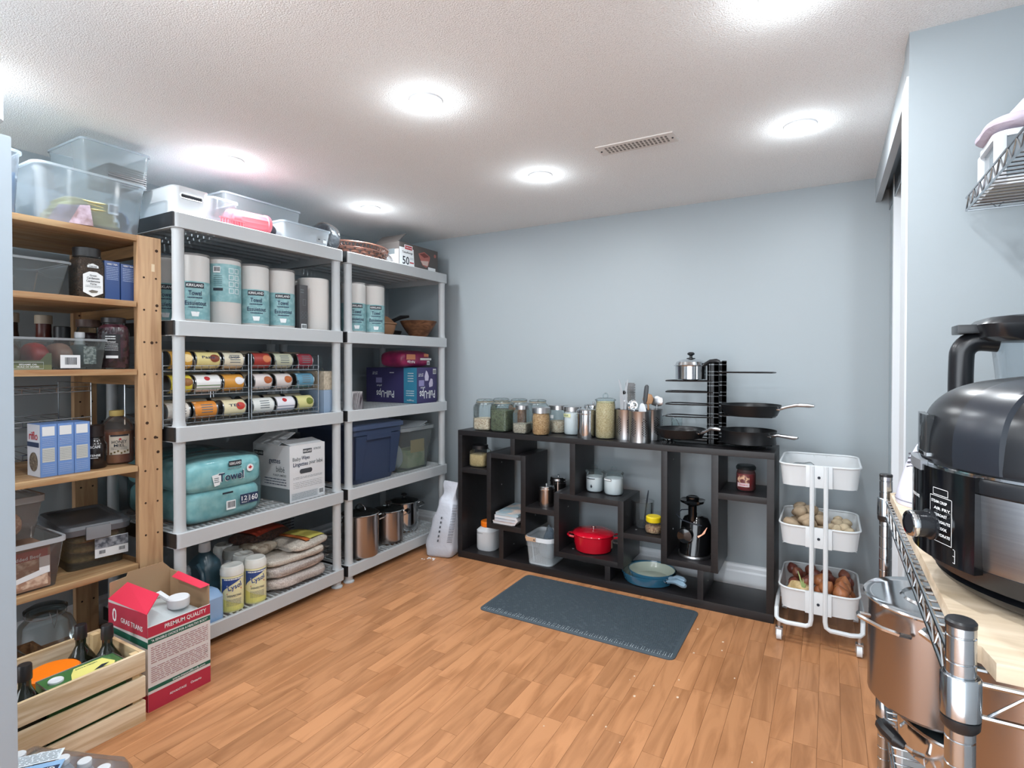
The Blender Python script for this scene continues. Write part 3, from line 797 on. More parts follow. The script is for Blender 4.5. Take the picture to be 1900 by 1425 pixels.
t = thing('blue_jug', 'pale blue square jug low behind the oil box', 'jug', (-2.37, 1.40, z)); G().loft([rrect(.12, .12, .02, 0), rrect(.12, .12, .02, .1), rrect(.08, .1, .02, .125), rrect(.05, .08, .02, .13)]).build('body', M('jug_pale_blue', '8fb0d6', .35), t)
# rice and pasta bags
def foodbag(label, cx, cy, cz, w, d, h, rz, m, seed, bands=()):
    t = thing('food_bag', label, 'bag', (cx, cy, cz), rz, 'bags of rice and beans')
    pillow(w, d, h, 5, 14, .007, seed, 3.2, 9).build('contents', m, t)
    pillow(w * 1.02, d * 1.02, h * 1.04, 5, 12, .009, seed, 3, 11).build('bag_film', thin('bag_film', 'ffffff', .06, rough=.12, refl=1.6), t)
    g = G()
    for s in (-1, 1): g.loft([[(px, s * d * .5, h * .45), (px, s * (d * .5 + .022), h * .42 + .004 * sin(px * 60)), (px, s * (d * .5 + .022), h * .42 + .004 * sin(px * 60) + .001), (px, s * d * .5, h * .45 + .001)] for px in [w * .42 * q / 5 for q in range(-5, 6)]])
    g.build('seal', thin('bag_seal', 'ffffff', .35, 'f2ece6', .15), t)
    for (x0, x1, y0, y1, bm_) in bands:
        g = G(); n = 8
        for i in range(n):
            for j in range(n):
                def P(a, b):
                    xx, yy = x0 + (x1 - x0) * a / n, y0 + (y1 - y0) * b / n
                    k = max(0., 1 - (abs(xx) / (w / 2)) ** 3.4 - (abs(yy) / (d / 2)) ** 3.4) ** (1 / 2.6)
                    return (xx, yy, h / 2 + h / 2 * k + .007)
                g.quad(P(i, j), P(i + 1, j), P(i + 1, j + 1), P(i, j + 1))
        g.build('print', bm_, t)
    return t
RICE = grainy('rice_grain', 'e9e2d6', 'c9bcae', 260); BEAN = grainy('bean_brown', '6a3a2a', '2c1a16', 160); RICEG = grainy('rice_grey', 'd6cdc6', 'b5a8a2', 200)
OR1 = M('print_orange', 'c8703a', .45); YE1 = M('print_yellow', 'd9cf6c', .45); RE1 = M('print_red', 'a8402e', .45)
foodbag('clear bag of white rice at the bottom of the bag pile', -2.455, 1.88, z, .3, .34, .07, .0, RICEG, 1, ())
foodbag('clear bag of rice second from the bottom of the pile', -2.46, 1.88, z + .06, .3, .34, .064, .05, RICEG, 2, ())
foodbag('beige rice bag in the middle of the bag pile', -2.465, 1.885, z + .114, .29, .34, .052, -.06, RICE, 3, ())
foodbag('rice bag with orange and yellow print on top of the pile', -2.455, 1.955, z + .16, .26, .25, .045, .12, RICE, 4, ((-.11, .1, -.01, .1, YE1), (-.11, .11, -.045, -.015, OR1)))
foodbag('brown bean bag with red print at the back of the pile', -2.63, 1.86, z + .155, .2, .28, .09, .2, BEAN, 5, ((-.06, .08, -.1, .1, RE1),))
foodbag('pale bag of cubes at the left end of the pile', -2.52, 1.77, z + .162, .16, .13, .05, .3, grainy('cube_pale', 'd8ccb8', 'a08a74', 60), 6)
t = thing('silver_bag', 'grey printed bag standing upright beside the back of the pile', 'bag', (-2.72, 2.03, z)); pillow(.16, .12, .33, 3, 14, .012, 9, 5).build('bag', M('silver_bag', '7c8084', .45, bump=(20, .5, .01)), t)
Face((.08, 0, 0), 0).lines(-.04, .045, .17, .27, 6, INKK, t, .012, .4)
# ================================================================== on top of the white units
ZT = TIERS[0]
MK = M('white_bin_plastic', 'dde2e6', .4)
t = thing('handled_bin', 'opaque white bin with oval hand holes on the near shelf top', 'bin', (-2.50, 1.333, ZT - .004), 0)
g = G()
g.loft([rrect(.33, .125, .02, 0), rrect(.35, .145, .025, .012), rrect(.36, .15, .025, .118), rrect(.366, .156, .027, .122), rrect(.354, .146, .023, .122), rrect(.345, .138, .02, .012), rrect(.3, .11, .015, .006)])
b = g.build('body', MK, t)
G().tube([(.1815, -.045, .092), (.1815, -.05, .083), (.1815, -.045, .074), (.1815, .04, .074), (.1815, .045, .083), (.1815, .04, .092)], .003, 6, True).build('handle_rim', MK, b)
G().loft([[(.1802, -.045, .076), (.1802, .04, .076), (.1802, .04, .09), (.1802, -.045, .09)]], False, True).build('hand_hole', M('hole_dark'), b)
def clearbox(name, label, cx, cy, z, w, d, h, mm=CLEAR, rz=0., tp=.92, r=.02, rim=.005, group='clear plastic bins'):
    return open_bin(name, label, 'bin', cx, cy, z, w, d, h, mm, thin('rim_clear', 'e8f2f8', .45, 'f4faff', .1), tp, r, rz, group, rim, .008)
clearbox('clear_bin', 'narrow clear bin between the white handled bin and the pink pitcher', -2.47, 1.478, ZT - .006, .30, .13, .118)
t = clearbox('clear_bin', 'tall wide clear bin behind the pink pitcher', -2.66, 1.80, ZT - .006, .34, .44, .212)
PINK = M('pink_plastic', 'ef7f8c', .35, spec=.6)
t = thing('pink_pitcher', 'pink ribbed plastic pitcher lying on its side on the shelf top', 'pitcher', (-2.36, 1.61, ZT + .047), 0)
R = Matrix.Rotation(pi / 2 + .05, 4, 'X') @ Matrix.Rotation(0, 4, 'Z')
n = 28; rings = []
for (rr_, zz) in [(.030, -.105), (.045, -.104), (.047, -.098), (.047, -.086), (.042, -.084), (.044, -.06), (.045, .05), (.046, .06), (.043, .09), (.03, .1), (.0, .101)]:
    ring = []
    for k in range(n):
        a = 2 * pi * k / n; q = rr_ * (1 + (.05 if (k % 2 and -.086 < zz < .06) else 0)); ring.append((q * cos(a), q * sin(a), zz))
    rings.append(ring)
G().loft(rings, mat=R).build('body', PINK, t, ang=20)
t = thing('pink_basket', 'low pink slotted basket under the pink pitcher', 'basket', (-2.33, 1.50, ZT - .004)); g = G()
for i in range(9): g.box(.02, .023, -.05 + i * .013, -.045 + i * .013, 0, .03)
g.box(.018, .025, -.055, .065, 0, .005).box(.018, .025, -.055, .065, .028, .034).box(-.1, -.095, -.055, .065, 0, .034).box(-.1, .02, -.055, .065, 0, .003)
g.build('body', PINK, t, False)
t = thing('dark_cloth', 'dark folded cloth tucked between the pink pitcher and the labelled bin', 'cloth', (-2.42, 1.73, ZT - .004), .3); pillow(.12, .11, .10, 2.6, 12, .02, 4, 2, 9).build('cloth', M('charcoal_cloth', '4a474f', .85), t)
t = clearbox('labelled_bin', 'milky shoebox bin with a small printed label, front of the shelf top', -2.47, 1.925, ZT - .006, .30, .30, .098, MILKY, group=None)
f = Face((.1415, .09, .048), 0.); f.patch(-.03, .035, -.02, .018, M('label_grey', '9a9c9e', .5), t, .0012, 'label'); f.patch(.012, .035, -.019, .017, INKW, t, .002); f.poly([(-.022, -.006), (-.014, .01), (-.006, -.006)], INKK, t, .002); f.text('IKEA', .0235, 0, .016, .006, INKK, t, .003)
g = G(); g.lathe([(.0, 0), (.045, .002), (.05, .05), (.048, .07)], 20, 0, -.06, cap1=False).build('cup', MILKY, t)
t = thing('plastic_bag', 'crumpled clear and dark plastic bag between the two shelf tops', 'bag', (-2.47, 2.145, ZT - .002), .0); pillow(.22, .12, .15, 2.4, 16, .03, 12, 2, 10).build('bag', M('dark_bag', '34383e', .35, bump=(12, .6, .02)), t); pillow(.25, .13, .175, 2.4, 16, .02, 14, 2, 8).build('film', FILM, t)

# woven basket
BASK = M('copper_weave', '8a5f50', .32, .35, noise_=(30, '6b463c', .4, .7))
t = thing('woven_basket', 'oval copper brown woven basket with a latticed rim', 'basket', (-2.50, 2.43, ZT - .006), 0)
def oval(rx, ry, z, n=48): return [(rx * cos(2 * pi * k / n), ry * sin(2 * pi * k / n), z) for k in range(n)]
def ovz(k, n, rx, ry, z): a = 2 * pi * k / n; return (rx * cos(a), ry * sin(a), z)
G().loft([oval(.12, .175, 0), oval(.13, .19, .012), oval(.15, .215, .07)], True, False).build('liner', M('weave_dark', '3a2824', .6), t)
g = G(); nn = 40
for lv in range(4):
    for k in range(nn):
        if (k + lv) % 2: continue
        z0 = .006 + lv * .016; q = z0 / .07
        rx, ry = .132 + .02 * q, .192 + .025 * q
        P = [ovz(k - .8, nn, rx - .002, ry - .002, z0 + .008), ovz(k - .3, nn, rx + .004, ry + .004, z0 + .008), ovz(k + .3, nn, rx + .004, ry + .004, z0 + .008), ovz(k + .8, nn, rx - .002, ry - .002, z0 + .008)]
        g.loft([[(p[0], p[1], p[2] - .0075), (p[0] * 1.012, p[1] * 1.012, p[2]), (p[0], p[1], p[2] + .0075), (p[0] * .985, p[1] * .985, p[2])] for p in P])
g.build('weave', BASK, t)
g = G()
for k in range(56):
    for s in (-1, 1): g.tube([ovz(k, 56, .15, .215, .068), ovz(k + s * .9, 56, .158, .224, .094)], .0022, 4)
g.tube(oval(.152, .218, .068), .004, 6, True).tube(oval(.16, .226, .096), .005, 6, True)
g.build('lattice_rim', BASK, t)
G().tube([(.0, -.215, .09), (.03, -.24, .13), (.0, -.25, .15), (-.04, -.24, .13), (-.03, -.215, .09)], .005, 6).build('handle', BASK, t)
t = thing('folded_foil', 'silvery folded wrapper lying in the woven basket', 'wrapper', (-2.44, 2.45, ZT + .042)); pillow(.07, .08, .035, 3, 8, .006, 21).build('wrapper', M('foil', 'c8ccd2', .25, .8), t)
# container box
CARDG = M('dark_grey_card', '56514f', .5)
t, w, d, h = carton('container_box', 'grey carton of food containers printed with a large 50', 'box', -2.57, -2.36, 2.66, 3.055, ZT - .006, ZT + .162, CARDG)
f = Face((w / 2, 0, 0), 0.)
f.poly([(-.197, .002), (-.05, .002), (-.06, .135), (-.197, .135)], INKW, t, .0008, 'white_panel')
f.poly([(-.15, .122), (-.15, .155), (-.07, .155), (-.07, .122)], INKW, t, .0012, 'logo_border'); f.poly([(-.145, .127), (-.145, .150), (-.075, .150), (-.075, .127)], INKR, t, .0018, 'logo_panel'); f.text('Rubbermaid', -.11, .139, .06, .010, INKW, t, .0028)
f.text('TakeAlongs', -.12, .105, .1, .018, INKK, t); f.text('50', -.135, .055, .065, .052, INKK, t); f.lines(-.095, -.06, .065, .08, 2, INKG, t, .0014, .3); f.patch(-.098, -.058, .042, .050, INKR, t, .0012, 'red_bar'); f.lines(-.17, -.065, .01, .024, 1, INKG, t, .0014, .6)
g = G()
bowl = [(.0, .14), (.1, .13), (.1, .118), (.085, .04), (.07, .03), (.02, .035), (-.02, .06)]
f.poly([(.05 + a_ - .05, b_) for a_, b_ in [(-.01, .12), (.05, .14), (.11, .118), (.112, .106), (.09, .05), (.07, .038), (.03, .048), (-.005, .108)]], M('print_rose', 'a8665e', .5), t, .001, 'container_picture')
f.poly([(-.0, .118), (.05, .133), (.1, .115), (.05, .1)], M('print_darkrose', '6f3a36', .5), t, .0018, 'container_picture'); f.poly([(.01, .075), (.095, .085), (.085, .05), (.035, .052)], M('print_palerose', 'c9b2aa', .5), t, .0018, 'container_picture')
f.patch(.09, .17, .002, .045, INKW, t, .001, 'white_label'); f.barcode(.1, .125, .004, .022, t, .002)
g = G(); g.loft([[f.at(.165 + q * cos(a), .13 + q * sin(a), .001) for a in [k * pi / 8 for k in range(16)]] for q in (.012, .001)], False, False); g.build('badge', M('print_rose'), t, False)
f2 = Face((0, -d / 2, 0), -pi / 2); f2.patch(-.04, .1, .002, .12, INKW, t, .0008, 'white_panel'); f2.patch(-.02, .07, .09, .125, INKG, t, .0014, 'logo_panel')
G().box(-.1, .1, -.0015, .0015, 0, .09, mat=Matrix.Translation((0, -d / 2, h)) @ Matrix.Rotation(radians(-50), 4, 'X')).build('top_flap', CARDG, t, False)

# ================================================================== far unit contents
z = TIERS[1] - DZ
CLAY = M('clay', '9a7254', .55)
t = thing('clay_pot', 'brown lidded clay pot behind the paper towels', 'pot', (-2.56, 2.70, z)); G().lathe([(.06, 0), (.085, .03), (.098, .07), (.1, .085), (.108, .09), (.108, .098), (.09, .105), (.07, .125), (.05, .14), (.03, .145), (.03, .155), (0, .156)], 32).build('body', CLAY, t)
f = Face(p=(0, 0, 0), a=-.6, R=.083)
f.lines(-.03, .03, .008, .02, 2, INKW, t, .004, .4)
t = thing('wooden_bowl', 'large dark wooden salad bowl at the right end of the shelf', 'bowl', (-2.475, 2.985, z)); G().lathe([(.045, 0), (.05, .006), (.09, .06), (.115, .1), (.128, .124), (.124, .125), (.11, .1), (.085, .06), (.045, .012), (0, .01)], 40, cap1=False).build('bowl', M('bowl_wood', '8a5f42', .4, grain=((14, 14, 40), '5a3a28', .35, .65)), t)
t = thing('wok', 'dark wooden handled pan leaning behind the bowl', 'pan', (-2.72, 2.90, z + .0)); G().lathe([(.0, 0), (.08, .004), (.12, .04), (.128, .06), (.122, .058), (.07, .012), (0, .01)], 28).build('pan_body', M('dark_pan', '2b2624', .4), t)
G().tube([(.06, -.08, .06), (.12, -.05, .12), (.16, .0, .15), (.2, .04, .158)], [.01, .013, .014, .008], 8).build('handle', PLK, t)
# training pants boxes (upside down)
z = TIERS[2] - DZ
PURP = M('purple_card', '3f3a66', .45); TEALC = M('teal_card', '3f8fb0', .45)
def nappybox(label, x0, x1, y0, y1, h):
    t, w, d, hh = carton('training_pants_box', label, 'box', x0, x1, y0, y1, z, z + h, PURP)
    return t, w, d
t, w, d = nappybox('long purple carton of training pants standing upside down', -2.83, -2.372, 2.845, 3.062, .24)
f = Face((0, -d / 2, 0), -pi / 2, flip=True)
def FF(face, s=1): return face
cz = .12
def nap(face, t, ox, s, big):
    """print drawn the right way up and turned over with the box (face.flip); oy measured from the middle of the box"""
    face.text('Pull-Ups', ox, .055, .17 * s, .065 * s, INKW, t)
    face.text('2T-3T', ox + .10 * s * big, -.082, .05 * s, .02 * s, INKW, t)
    face.patch(ox + .03, ox + .085, -.05, -.015, M('lilac_ink', '8f8ab8', .5), t, .001, 'panel'); face.text('plus', ox + .055, .004, .045, .018, INKW, t)
    face.lines(ox - .08, ox - .04, -.09, -.08, 1, INKW, t, .001, .6)
f = Face((0, -d / 2, cz), -pi / 2, flip=True)
nap(f, t, .052, .95, 1)
f.patch(-.228, -.115, -.119, .119, TEALC, t, .0008, 'teal_panel')
f.lines(-.205, -.135, .03, .075, 3, INKW, t, .0016, .35, seed=5); f.lines(-.2, -.15, -.09, -.02, 4, INKW, t, .0016, .3, seed=6); f.text('Huggies', -.172, .1, .06, .014, INKW, t, .0016)
f3 = Face((w / 2, 0, cz), 0., flip=True)
f3.text('Pull-Ups', .0, .055, .165, .07, INKW, t); f3.text('2T-3T', .07, -.07, .05, .02, INKW, t); f3.patch(.035, .09, -.035, .005, M('lilac_ink'), t, .001, 'panel'); f3.text('plus', .05, .016, .045, .016, INKW, t); f3.barcode(-.095, -.06, -.11, -.075, t)
f3.poly([(-.0, -.09), (.015, -.1), (.03, -.06), (.025, -.03), (-.01, -.03), (-.015, -.06)], M('pale_lilac_ink', 'c6c2d8', .5), t, .001, 'print_blob'); f3.poly([(-.055, -.04), (-.035, -.045), (-.015, -.01), (-.02, .015), (-.055, .01), (-.06, -.01)], M('pale_lilac_ink'), t, .001, 'print_blob')
t = thing('training_pants_pack', 'magenta plastic pack of training pants on the purple carton', 'pack', (-2.52, 2.90, z + .241), 0)
pillow(.22, .31, .115, 5, 14, .006, 31, 3.4).build('pack', M('magenta_film', '9c2f5c', .3, noise_=(18, '7e2450', .4, .7)), t)
f = Face((.111, 0, .057), 0., flip=True); f.text('Pull-Ups', .075, .018, .075, .022, INKW, t, .004); f.patch(.03, .12, -.03, .005, M('print_peach', 'd98f6a', .5), t, .003, 'picture_panel'); f.patch(-.14, -.02, -.006, .008, INKW, t, .003, 'white_bar'); f.barcode(-.12, -.09, .014, .04, t, .0045); f.patch(-.11, -.06, -.035, -.015, M('print_peach'), t, .003, 'picture_panel')
t, w, d, h = carton('zebra_box', 'small zebra striped box beside the left pole', 'box', -2.42, -2.345, 2.245, 2.325, z, z + .105, M('zebra_white', 'c8c6c8', .5))
g = G(); f = Face((w / 2, 0, 0), 0.); rr = random.Random(5)
for i in range(11):
    x0_ = -.045 + i * .009; g.quad(f.at(max(x0_, -.04), .0 if x0_ > -.04 else .02, .001), f.at(min(x0_ + .004, .04), .0, .001), f.at(min(x0_ + .02, .04), rr.uniform(.06, .105), .001), f.at(min(x0_ + .016, .04), .105, .001))
g.build('stripes', M('zebra_dark', '4a4048', .6), t, False)
# storage bins
z = TIERS[3] - DZ
BLB = M('blue_tote', '34415c', .42, bump=(200, .1, .001)); BLL = M('blue_tote_lid', '404e6a', .42)
t = thing('blue_tote', 'large navy blue storage tote with a lid', 'bin', (-2.565, 2.437, z), 0)
G().loft([rrect(.40, .33, .03, 0), rrect(.43, .36, .035, .05), rrect(.47, .40, .035, .285), rrect(.49, .42, .035, .285), rrect(.49, .42, .035, .325)]).build('body', BLB, t)
g = G()
tl = Matrix.Rotation(-.085, 4, 'Y')
for (y0_, y1_) in ((-.185, -.10), (.10, .185)): g.loft([[(.2, y0_ + .02, .03), (.216, y0_ + .02, .03), (.216, y1_ - .02, .03), (.2, y1_ - .02, .03)], [(.21, y0_, .28), (.245, y0_, .28), (.245, y1_, .28), (.21, y1_, .28)]])
g.box(.222, .246, -.1, .1, .255, .285)
g.build('side_ribs', BLB, t, False)
G().loft([rrect(.49, .425, .035, .318), rrect(.51, .445, .035, .318), rrect(.51, .445, .035, .342), rrect(.48, .415, .035, .35), rrect(.46, .395, .035, .344)]).build('lid', BLL, t)
t = thing('clear_tote', 'clear tote with a grey rim holding papers and bags, right of the blue tote', 'bin', (-2.56, 2.825, z), 0)
G().loft([rrect(.36, .29, .03, 0), rrect(.43, .35, .035, .27)], True, False).build('body', thin('clear_tote', 'dfe6e8', .22, 'c9d2d4', .08), t)
rimtube(.43, .35, .035, .285, .008, .022).build('rim', thin('tote_rim', 'd4dcde', .6, 'c4ccd0', .1), t)
g = G(); g.box(.16, .205, -.11, -.105, .02, .27).box(.16, .205, .105, .11, .02, .27); 
t2 = thing('paper_stack', 'green and yellow packet inside the clear tote', 'packet', (-2.46, 2.86, z + .006), 0); G().box(-.06, .06, -.08, .1, 0, .12, bevel=.01).build('packet', M('packet_green', 'a4b48a', .6, noise_=(14, 'c8c9a0', .4, .6)), t2); G().box(.0605, .062, -.05, .09, .1, .185).build('insert', M('card_tan', 'cbb47a', .6), t2)
t2 = thing('foil_bag', 'clear grey bag standing in the left side of the clear tote', 'bag', (-2.47, 2.72, z + .006), 0); pillow(.12, .085, .17, 3, 12, .012, 41).build('bag', M('grey_bag', 'b4babc', .4), t2)
t2 = thing('papers', 'white and blue papers sticking out of the clear tote', 'papers', (-2.50, 2.86, z + .262), .2); G().box(-.1, .1, -.1, .12, 0, .008, mat=Matrix.Rotation(.12, 4, 'X')).box(-.08, .11, -.06, .13, .01, .016, mat=Matrix.Rotation(.2, 4, 'X')).build('papers', M('paper', 'cfd6dc', .7), t2, False)
# steel pots on the bottom tier
z = TIERS[4] - DZ
stockpot('stock_pot', 'largest steel stockpot with glass lid and loop knob, front left', -2.385, 2.345, z, .105, .245, COPPERY, 'glass', 'loop', 'steel', .9, 'steel pots on the bottom tier')
stockpot('stock_pot', 'middle steel pot with glass lid and black knob', -2.415, 2.615, z, .092, .20, COPPERY, 'glass', 'black', 'black', .9, 'steel pots on the bottom tier')
stockpot('stock_pot', 'farthest steel pot with a domed glass lid', -2.50, 2.86, z, .095, .19, STEEL, 'glass', 'black', 'steel', .9, 'steel pots on the bottom tier')

# flour bag on the floor between the units
t = thing('cereal_bag', 'tall silvery printed paper bag leaning on the floor between shelving and black shelf', 'bag', (-2.115, 2.80, 0), .15)
g = G()
prof = smoothprof([(.15, .10, 0), (.19, .13, .02), (.195, .135, .10), (.165, .12, .22), (.13, .08, .32), (.10, .035, .38), (.095, .015, .41), (.105, .01, .44), (.11, .008, .47)], 3)
rings = []
for (w_, d_, z_) in prof:
    ring = []
    for p in rrect(w_ * .98, d_, min(.03, d_ / 2.2), z_, 4):
        q = noise.noise_vector(Vector(p) * 16) * .014
        ring.append((p[0] + q.x * 1.0 - .10 * (0 if z_ > 0 else 0) + z_ * .12 - .015, p[1] + q.y + z_ * .05, max(0, z_ + (q.z if z_ > .03 else 0))))
    rings.append(ring)
g.loft(rings); g.build('bag', M('silver_paper', 'b9bec8', .4, .15, bump=(30, .4, .006)), t)
f = Face((.015, -.074, 0), -pi / 2 - .0, right=(.995, 0, .1), up=(.12, .13, 1))
f.lines(.03, .065, .1, .34, 24, INKK, t, .012, .35, seed=8); f.lines(-.04, -.03, .1, .27, 6, INKK, t, .012, .5, seed=2)
g = G(); rr = random.Random(2)
for i in range(14): g.box(*sum([[c, c + rr.uniform(.004, .012)] for c in (rr.uniform(-.1, -.02), rr.uniform(-.12, -.08))], []), 0, .002)
g.build('spilled_flakes', INKW, t, False)

# ================================================================== pine shelf
PINE = M('pine', 'b79870', .55, grain=((40, 3.2, 40), '9d7048', .3, .62), rnd=.07)
PINEX = M('pine_depth', 'b3885c', .55, grain=((3.2, 40, 40), '8f6c4a', .3, .62), rnd=.07)
PINEZ = M('pine_post', 'bf9c76', .5, grain=((40, 40, 2.6), 'a07a58', .28, .6), noise_=None)
t = thing('pine_shelf', 'natural pine shelving unit with five boards and drilled posts', 'shelving unit', (-2.635, .80, 0))
def LX(x): return x + 2.635
def LY(y): return y - .80
for (px0, px1) in ((-2.382, -2.35), (-2.925, -2.893)):
    for (py0, py1) in ((1.135, 1.222), (.36, .447)):
        p = G().box(LX(px0), LX(px1), LY(py0), LY(py1), 0, 1.722, bevel=.002).build('post', PINEZ, t)
        g = G()
        for i in range(24):
            zz = .15 + i * .064
            for yy in ((py0 + .022), (py1 - .02)):
                if i % 2 == 0: g.cyl((LX(px1) - .004, LY(yy), zz), (LX(px1) + .0006, LY(yy), zz), .0042, n=8)
        for (yy, zz) in ((.07, 1.67), (.07, 1.45), (.03, .98), (.06, .92), (.07, .86), (.05, 1.3)): g.cyl((LX(px1) - .004, LY(py0 + yy), zz), (LX(px1) + .0007, LY(py0 + yy), zz), .0062, n=8)
        g.build('peg_holes', M('hole_brown', '3a2618', .9), p, False)['kind'] = 'stuff'
for z in (1.65, 1.40, 1.13, .75, .36):
    for yy in ((1.164, 1.196), (.386, .42)): G().box(LX(-2.892), LX(-2.384), LY(yy[0]), LY(yy[1]), z, z + .045).build('side_rail', PINEX, t, False)
BZ = (1.72, 1.461, 1.195, .815, .428)
for z in BZ:
    for i in range(5):
        x0 = -2.918 + i * .1134
        g = G().box(LX(x0), LX(x0 + .1128), LY(.375 if z < 1.7 else .355), LY(1.131 if z < 1.7 else 1.2), z - .022, z, bevel=.0015)
        if z > 1.7 and i in (0, 4):
            pass
        g.build('plank', PINE, t)
g = G().box(LX(-2.3495), LX(-2.349), LY(1.185), LY(1.197), 1.585, 1.615); g.build('tape', M('tape', 'd9c4a4', .4), t)

# ---- on top
z = 1.7205
t = clearbox('clear_bin', 'large clear bin of gloves and pouches on top of the pine shelf', -2.545, 1.0, z, .365, .355, .20, thin('bin_clear_big', 'e4f0f8', .30, 'f0f8ff', .06), 0, .9, .03, .007)
Face((.1655, .07, .095), 0., right=(0, 1, 0), up=(.09, 0, 1)).barcode(-.024, .012, -.028, .012, t, .004)
t = thing('glove_bundle', 'pale yellow gloves bundled in the large clear bin', 'gloves', (-2.50, 1.0, z + .006)); 
for i in range(7):
    p = pillow(.22, .25 - .014 * i, .026, 2.6, 10, .010, 50 + i, 2, 9)
    for v in p.bm.verts: v.co.z += i * .013 + .01 * abs(v.co.y) * 3; v.co.x += .004 * i
    p.build('glove', M('glove_yellow', 'd9d3a0' if True else '', .55), t)
t = thing('cable_coil', 'blue grey coiled tubing in the right side of the large clear bin', 'coil', (-2.47, 1.105, z + .006)); g = G()
for i in range(7): g.tube(arc(0, 0, .05 - .003 * (i % 3), 0, 2 * pi, 20, lambda u, v: (v * .3 + .02 * 0, u * .75, .055 + v * .9 + 0))[:-1] if False else [( .01 * i - .03, .042 * cos(a) , .05 + .042 * sin(a)) for a in [k * pi / 10 for k in range(20)]], .004, 6, True)
g.build('coil', M('tube_blue', '7488a6', .4), t)
t = thing('lilac_box', 'lilac and brown sloping packet in the left of the large clear bin', 'packet', (-2.48, .935, z + .006), -.2); G().loft([[(.1, -.05, 0), (.1, .08, 0), (-.1, .08, 0), (-.1, -.05, 0)], [(.1, -.02, .06), (.1, .07, .075), (-.1, .07, .075), (-.1, -.02, .06)]]).build('packet', M('lilac_packet', 'b9a8b8', .6, noise_=(20, '8a7478', .4, .6)), t, False)
t = clearbox('clear_bin', 'clear bin of cooling racks balanced on the large bin', -2.61, 1.12, z + .206, .30, .245, .155, thin('bin_clear_top', 'eaf4f8', .26, 'eef6fa', .05), 0, .9, .02, .004)
t = thing('wire_trays', 'stack of dark ridged trays inside the upper clear bin', 'trays', (-2.56, 1.15, z + .212)); 
for i in range(9): G().box(-.09, .09, -.06, .08, .004 + i * .009, .0085 + i * .009, bevel=.0015).build('tray', M('tray_grey', '6c6c6e', .45, .4), t)
t = clearbox('clear_bin', 'clear bin holding blue packets at the left end of the pine shelf top', -2.53, .66, z, .32, .26, .215, thin('bin_clear_left', 'e8f0f8', .3, 'f0f6fc', .06), 0, .92, .03, .006)
t = thing('blue_packet', 'blue packet standing in the left clear bin', 'packet', (-2.44, .70, z + .006)); G().box(-.04, .04, -.08, .08, 0, .14, bevel=.004).build('packet', M('packet_blue', '5f87a8', .4), t); Face((.04, 0, .09), 0).text('so', .03, .02, .03, .014, INKW, t)

# ---- second board
z = 1.4615
t = clearbox('clear_bin', 'clear bin with crumpled film on the second board, left', -2.53, .75, z, .30, .36, .122, thin('bin_clear_shade', 'dfe6e8', .2, 'c8d0d4', .06), 0, .86, .02, .005)
t2 = thing('film_bundle', 'crumpled clear film bundle inside the second board bin', 'film', (-2.50, .70, z + .006)); pillow(.2, .2, .08, 2.4, 14, .02, 61, 2, 12).build('film', M('film_grey', 'a8a6a4', .35, bump=(20, .8, .01)), t2)
CARD_ = grainy('spice_seeds', '5a4838', '2e2620', 240)
t = glassjar('spice_jar', 'tall square jar of cardamom with a black lid', -2.425, .995, z, .047, .188, 'black', .95, CARD_, 6, .82, .03, gm=thin('pet_jar', 'e8e4e0', .04))
t.rotation_euler = (0, 0, 0)
f = Face((.0475, .0, 0), 0.)
f.poly([(-.0, .004), (.032, .02), (.032, .085), (.012, .097), (-.012, .097), (-.032, .085), (-.032, .02)][::1], INKW, t, .001, 'hex_label')
f.text('Green', 0, .083, .022, .007, INKK, t, .0022); f.text('Cardamom', 0, .073, .04, .008, INKK, t, .0022); f.text('Cardamome', 0, .062, .044, .008, INKK, t, .0022); f.text('Verte', 0, .052, .022, .007, INKK, t, .0022); f.lines(-.025, .025, .038, .047, 2, INKG, t, .0022, .3)
f.poly([(-.016, .024), (-.004, .03), (.016, .027), (.012, .02), (-.006, .018)], M('pod_print', '6b655c', .6), t, .0022, 'pod_picture'); f.poly([(-.018, .112), (.018, .112), (.018, .12), (.0, .128), (-.018, .12)], INKW, t, .001, 'brand_label'); f.text('CEDAR', 0, .116, .026, .006, INKK, t, .002)
NAVY = M('navy_card', '2f4d86', .4)
for i, (y0_, lab) in enumerate(((1.036, 'navy blue carton beside the cardamom jar'), (1.092, 'navy blue carton touching the pine post'))):
    t, w, d, h = carton('blue_carton', lab, 'box', -2.50, -2.385, y0_, y0_ + .052, z, z + .148 - i * .004, NAVY, 'navy cartons on the second board')
    f = Face((w / 2, 0, 0), 0.); f.text('VERY TEA', 0, .136, .036, .006, INKW, t); f.lines(-.02, .02, .075, .128, 8, M('ink_paleblue', '9fb4d8', .5), t, .001, .35, seed=i)
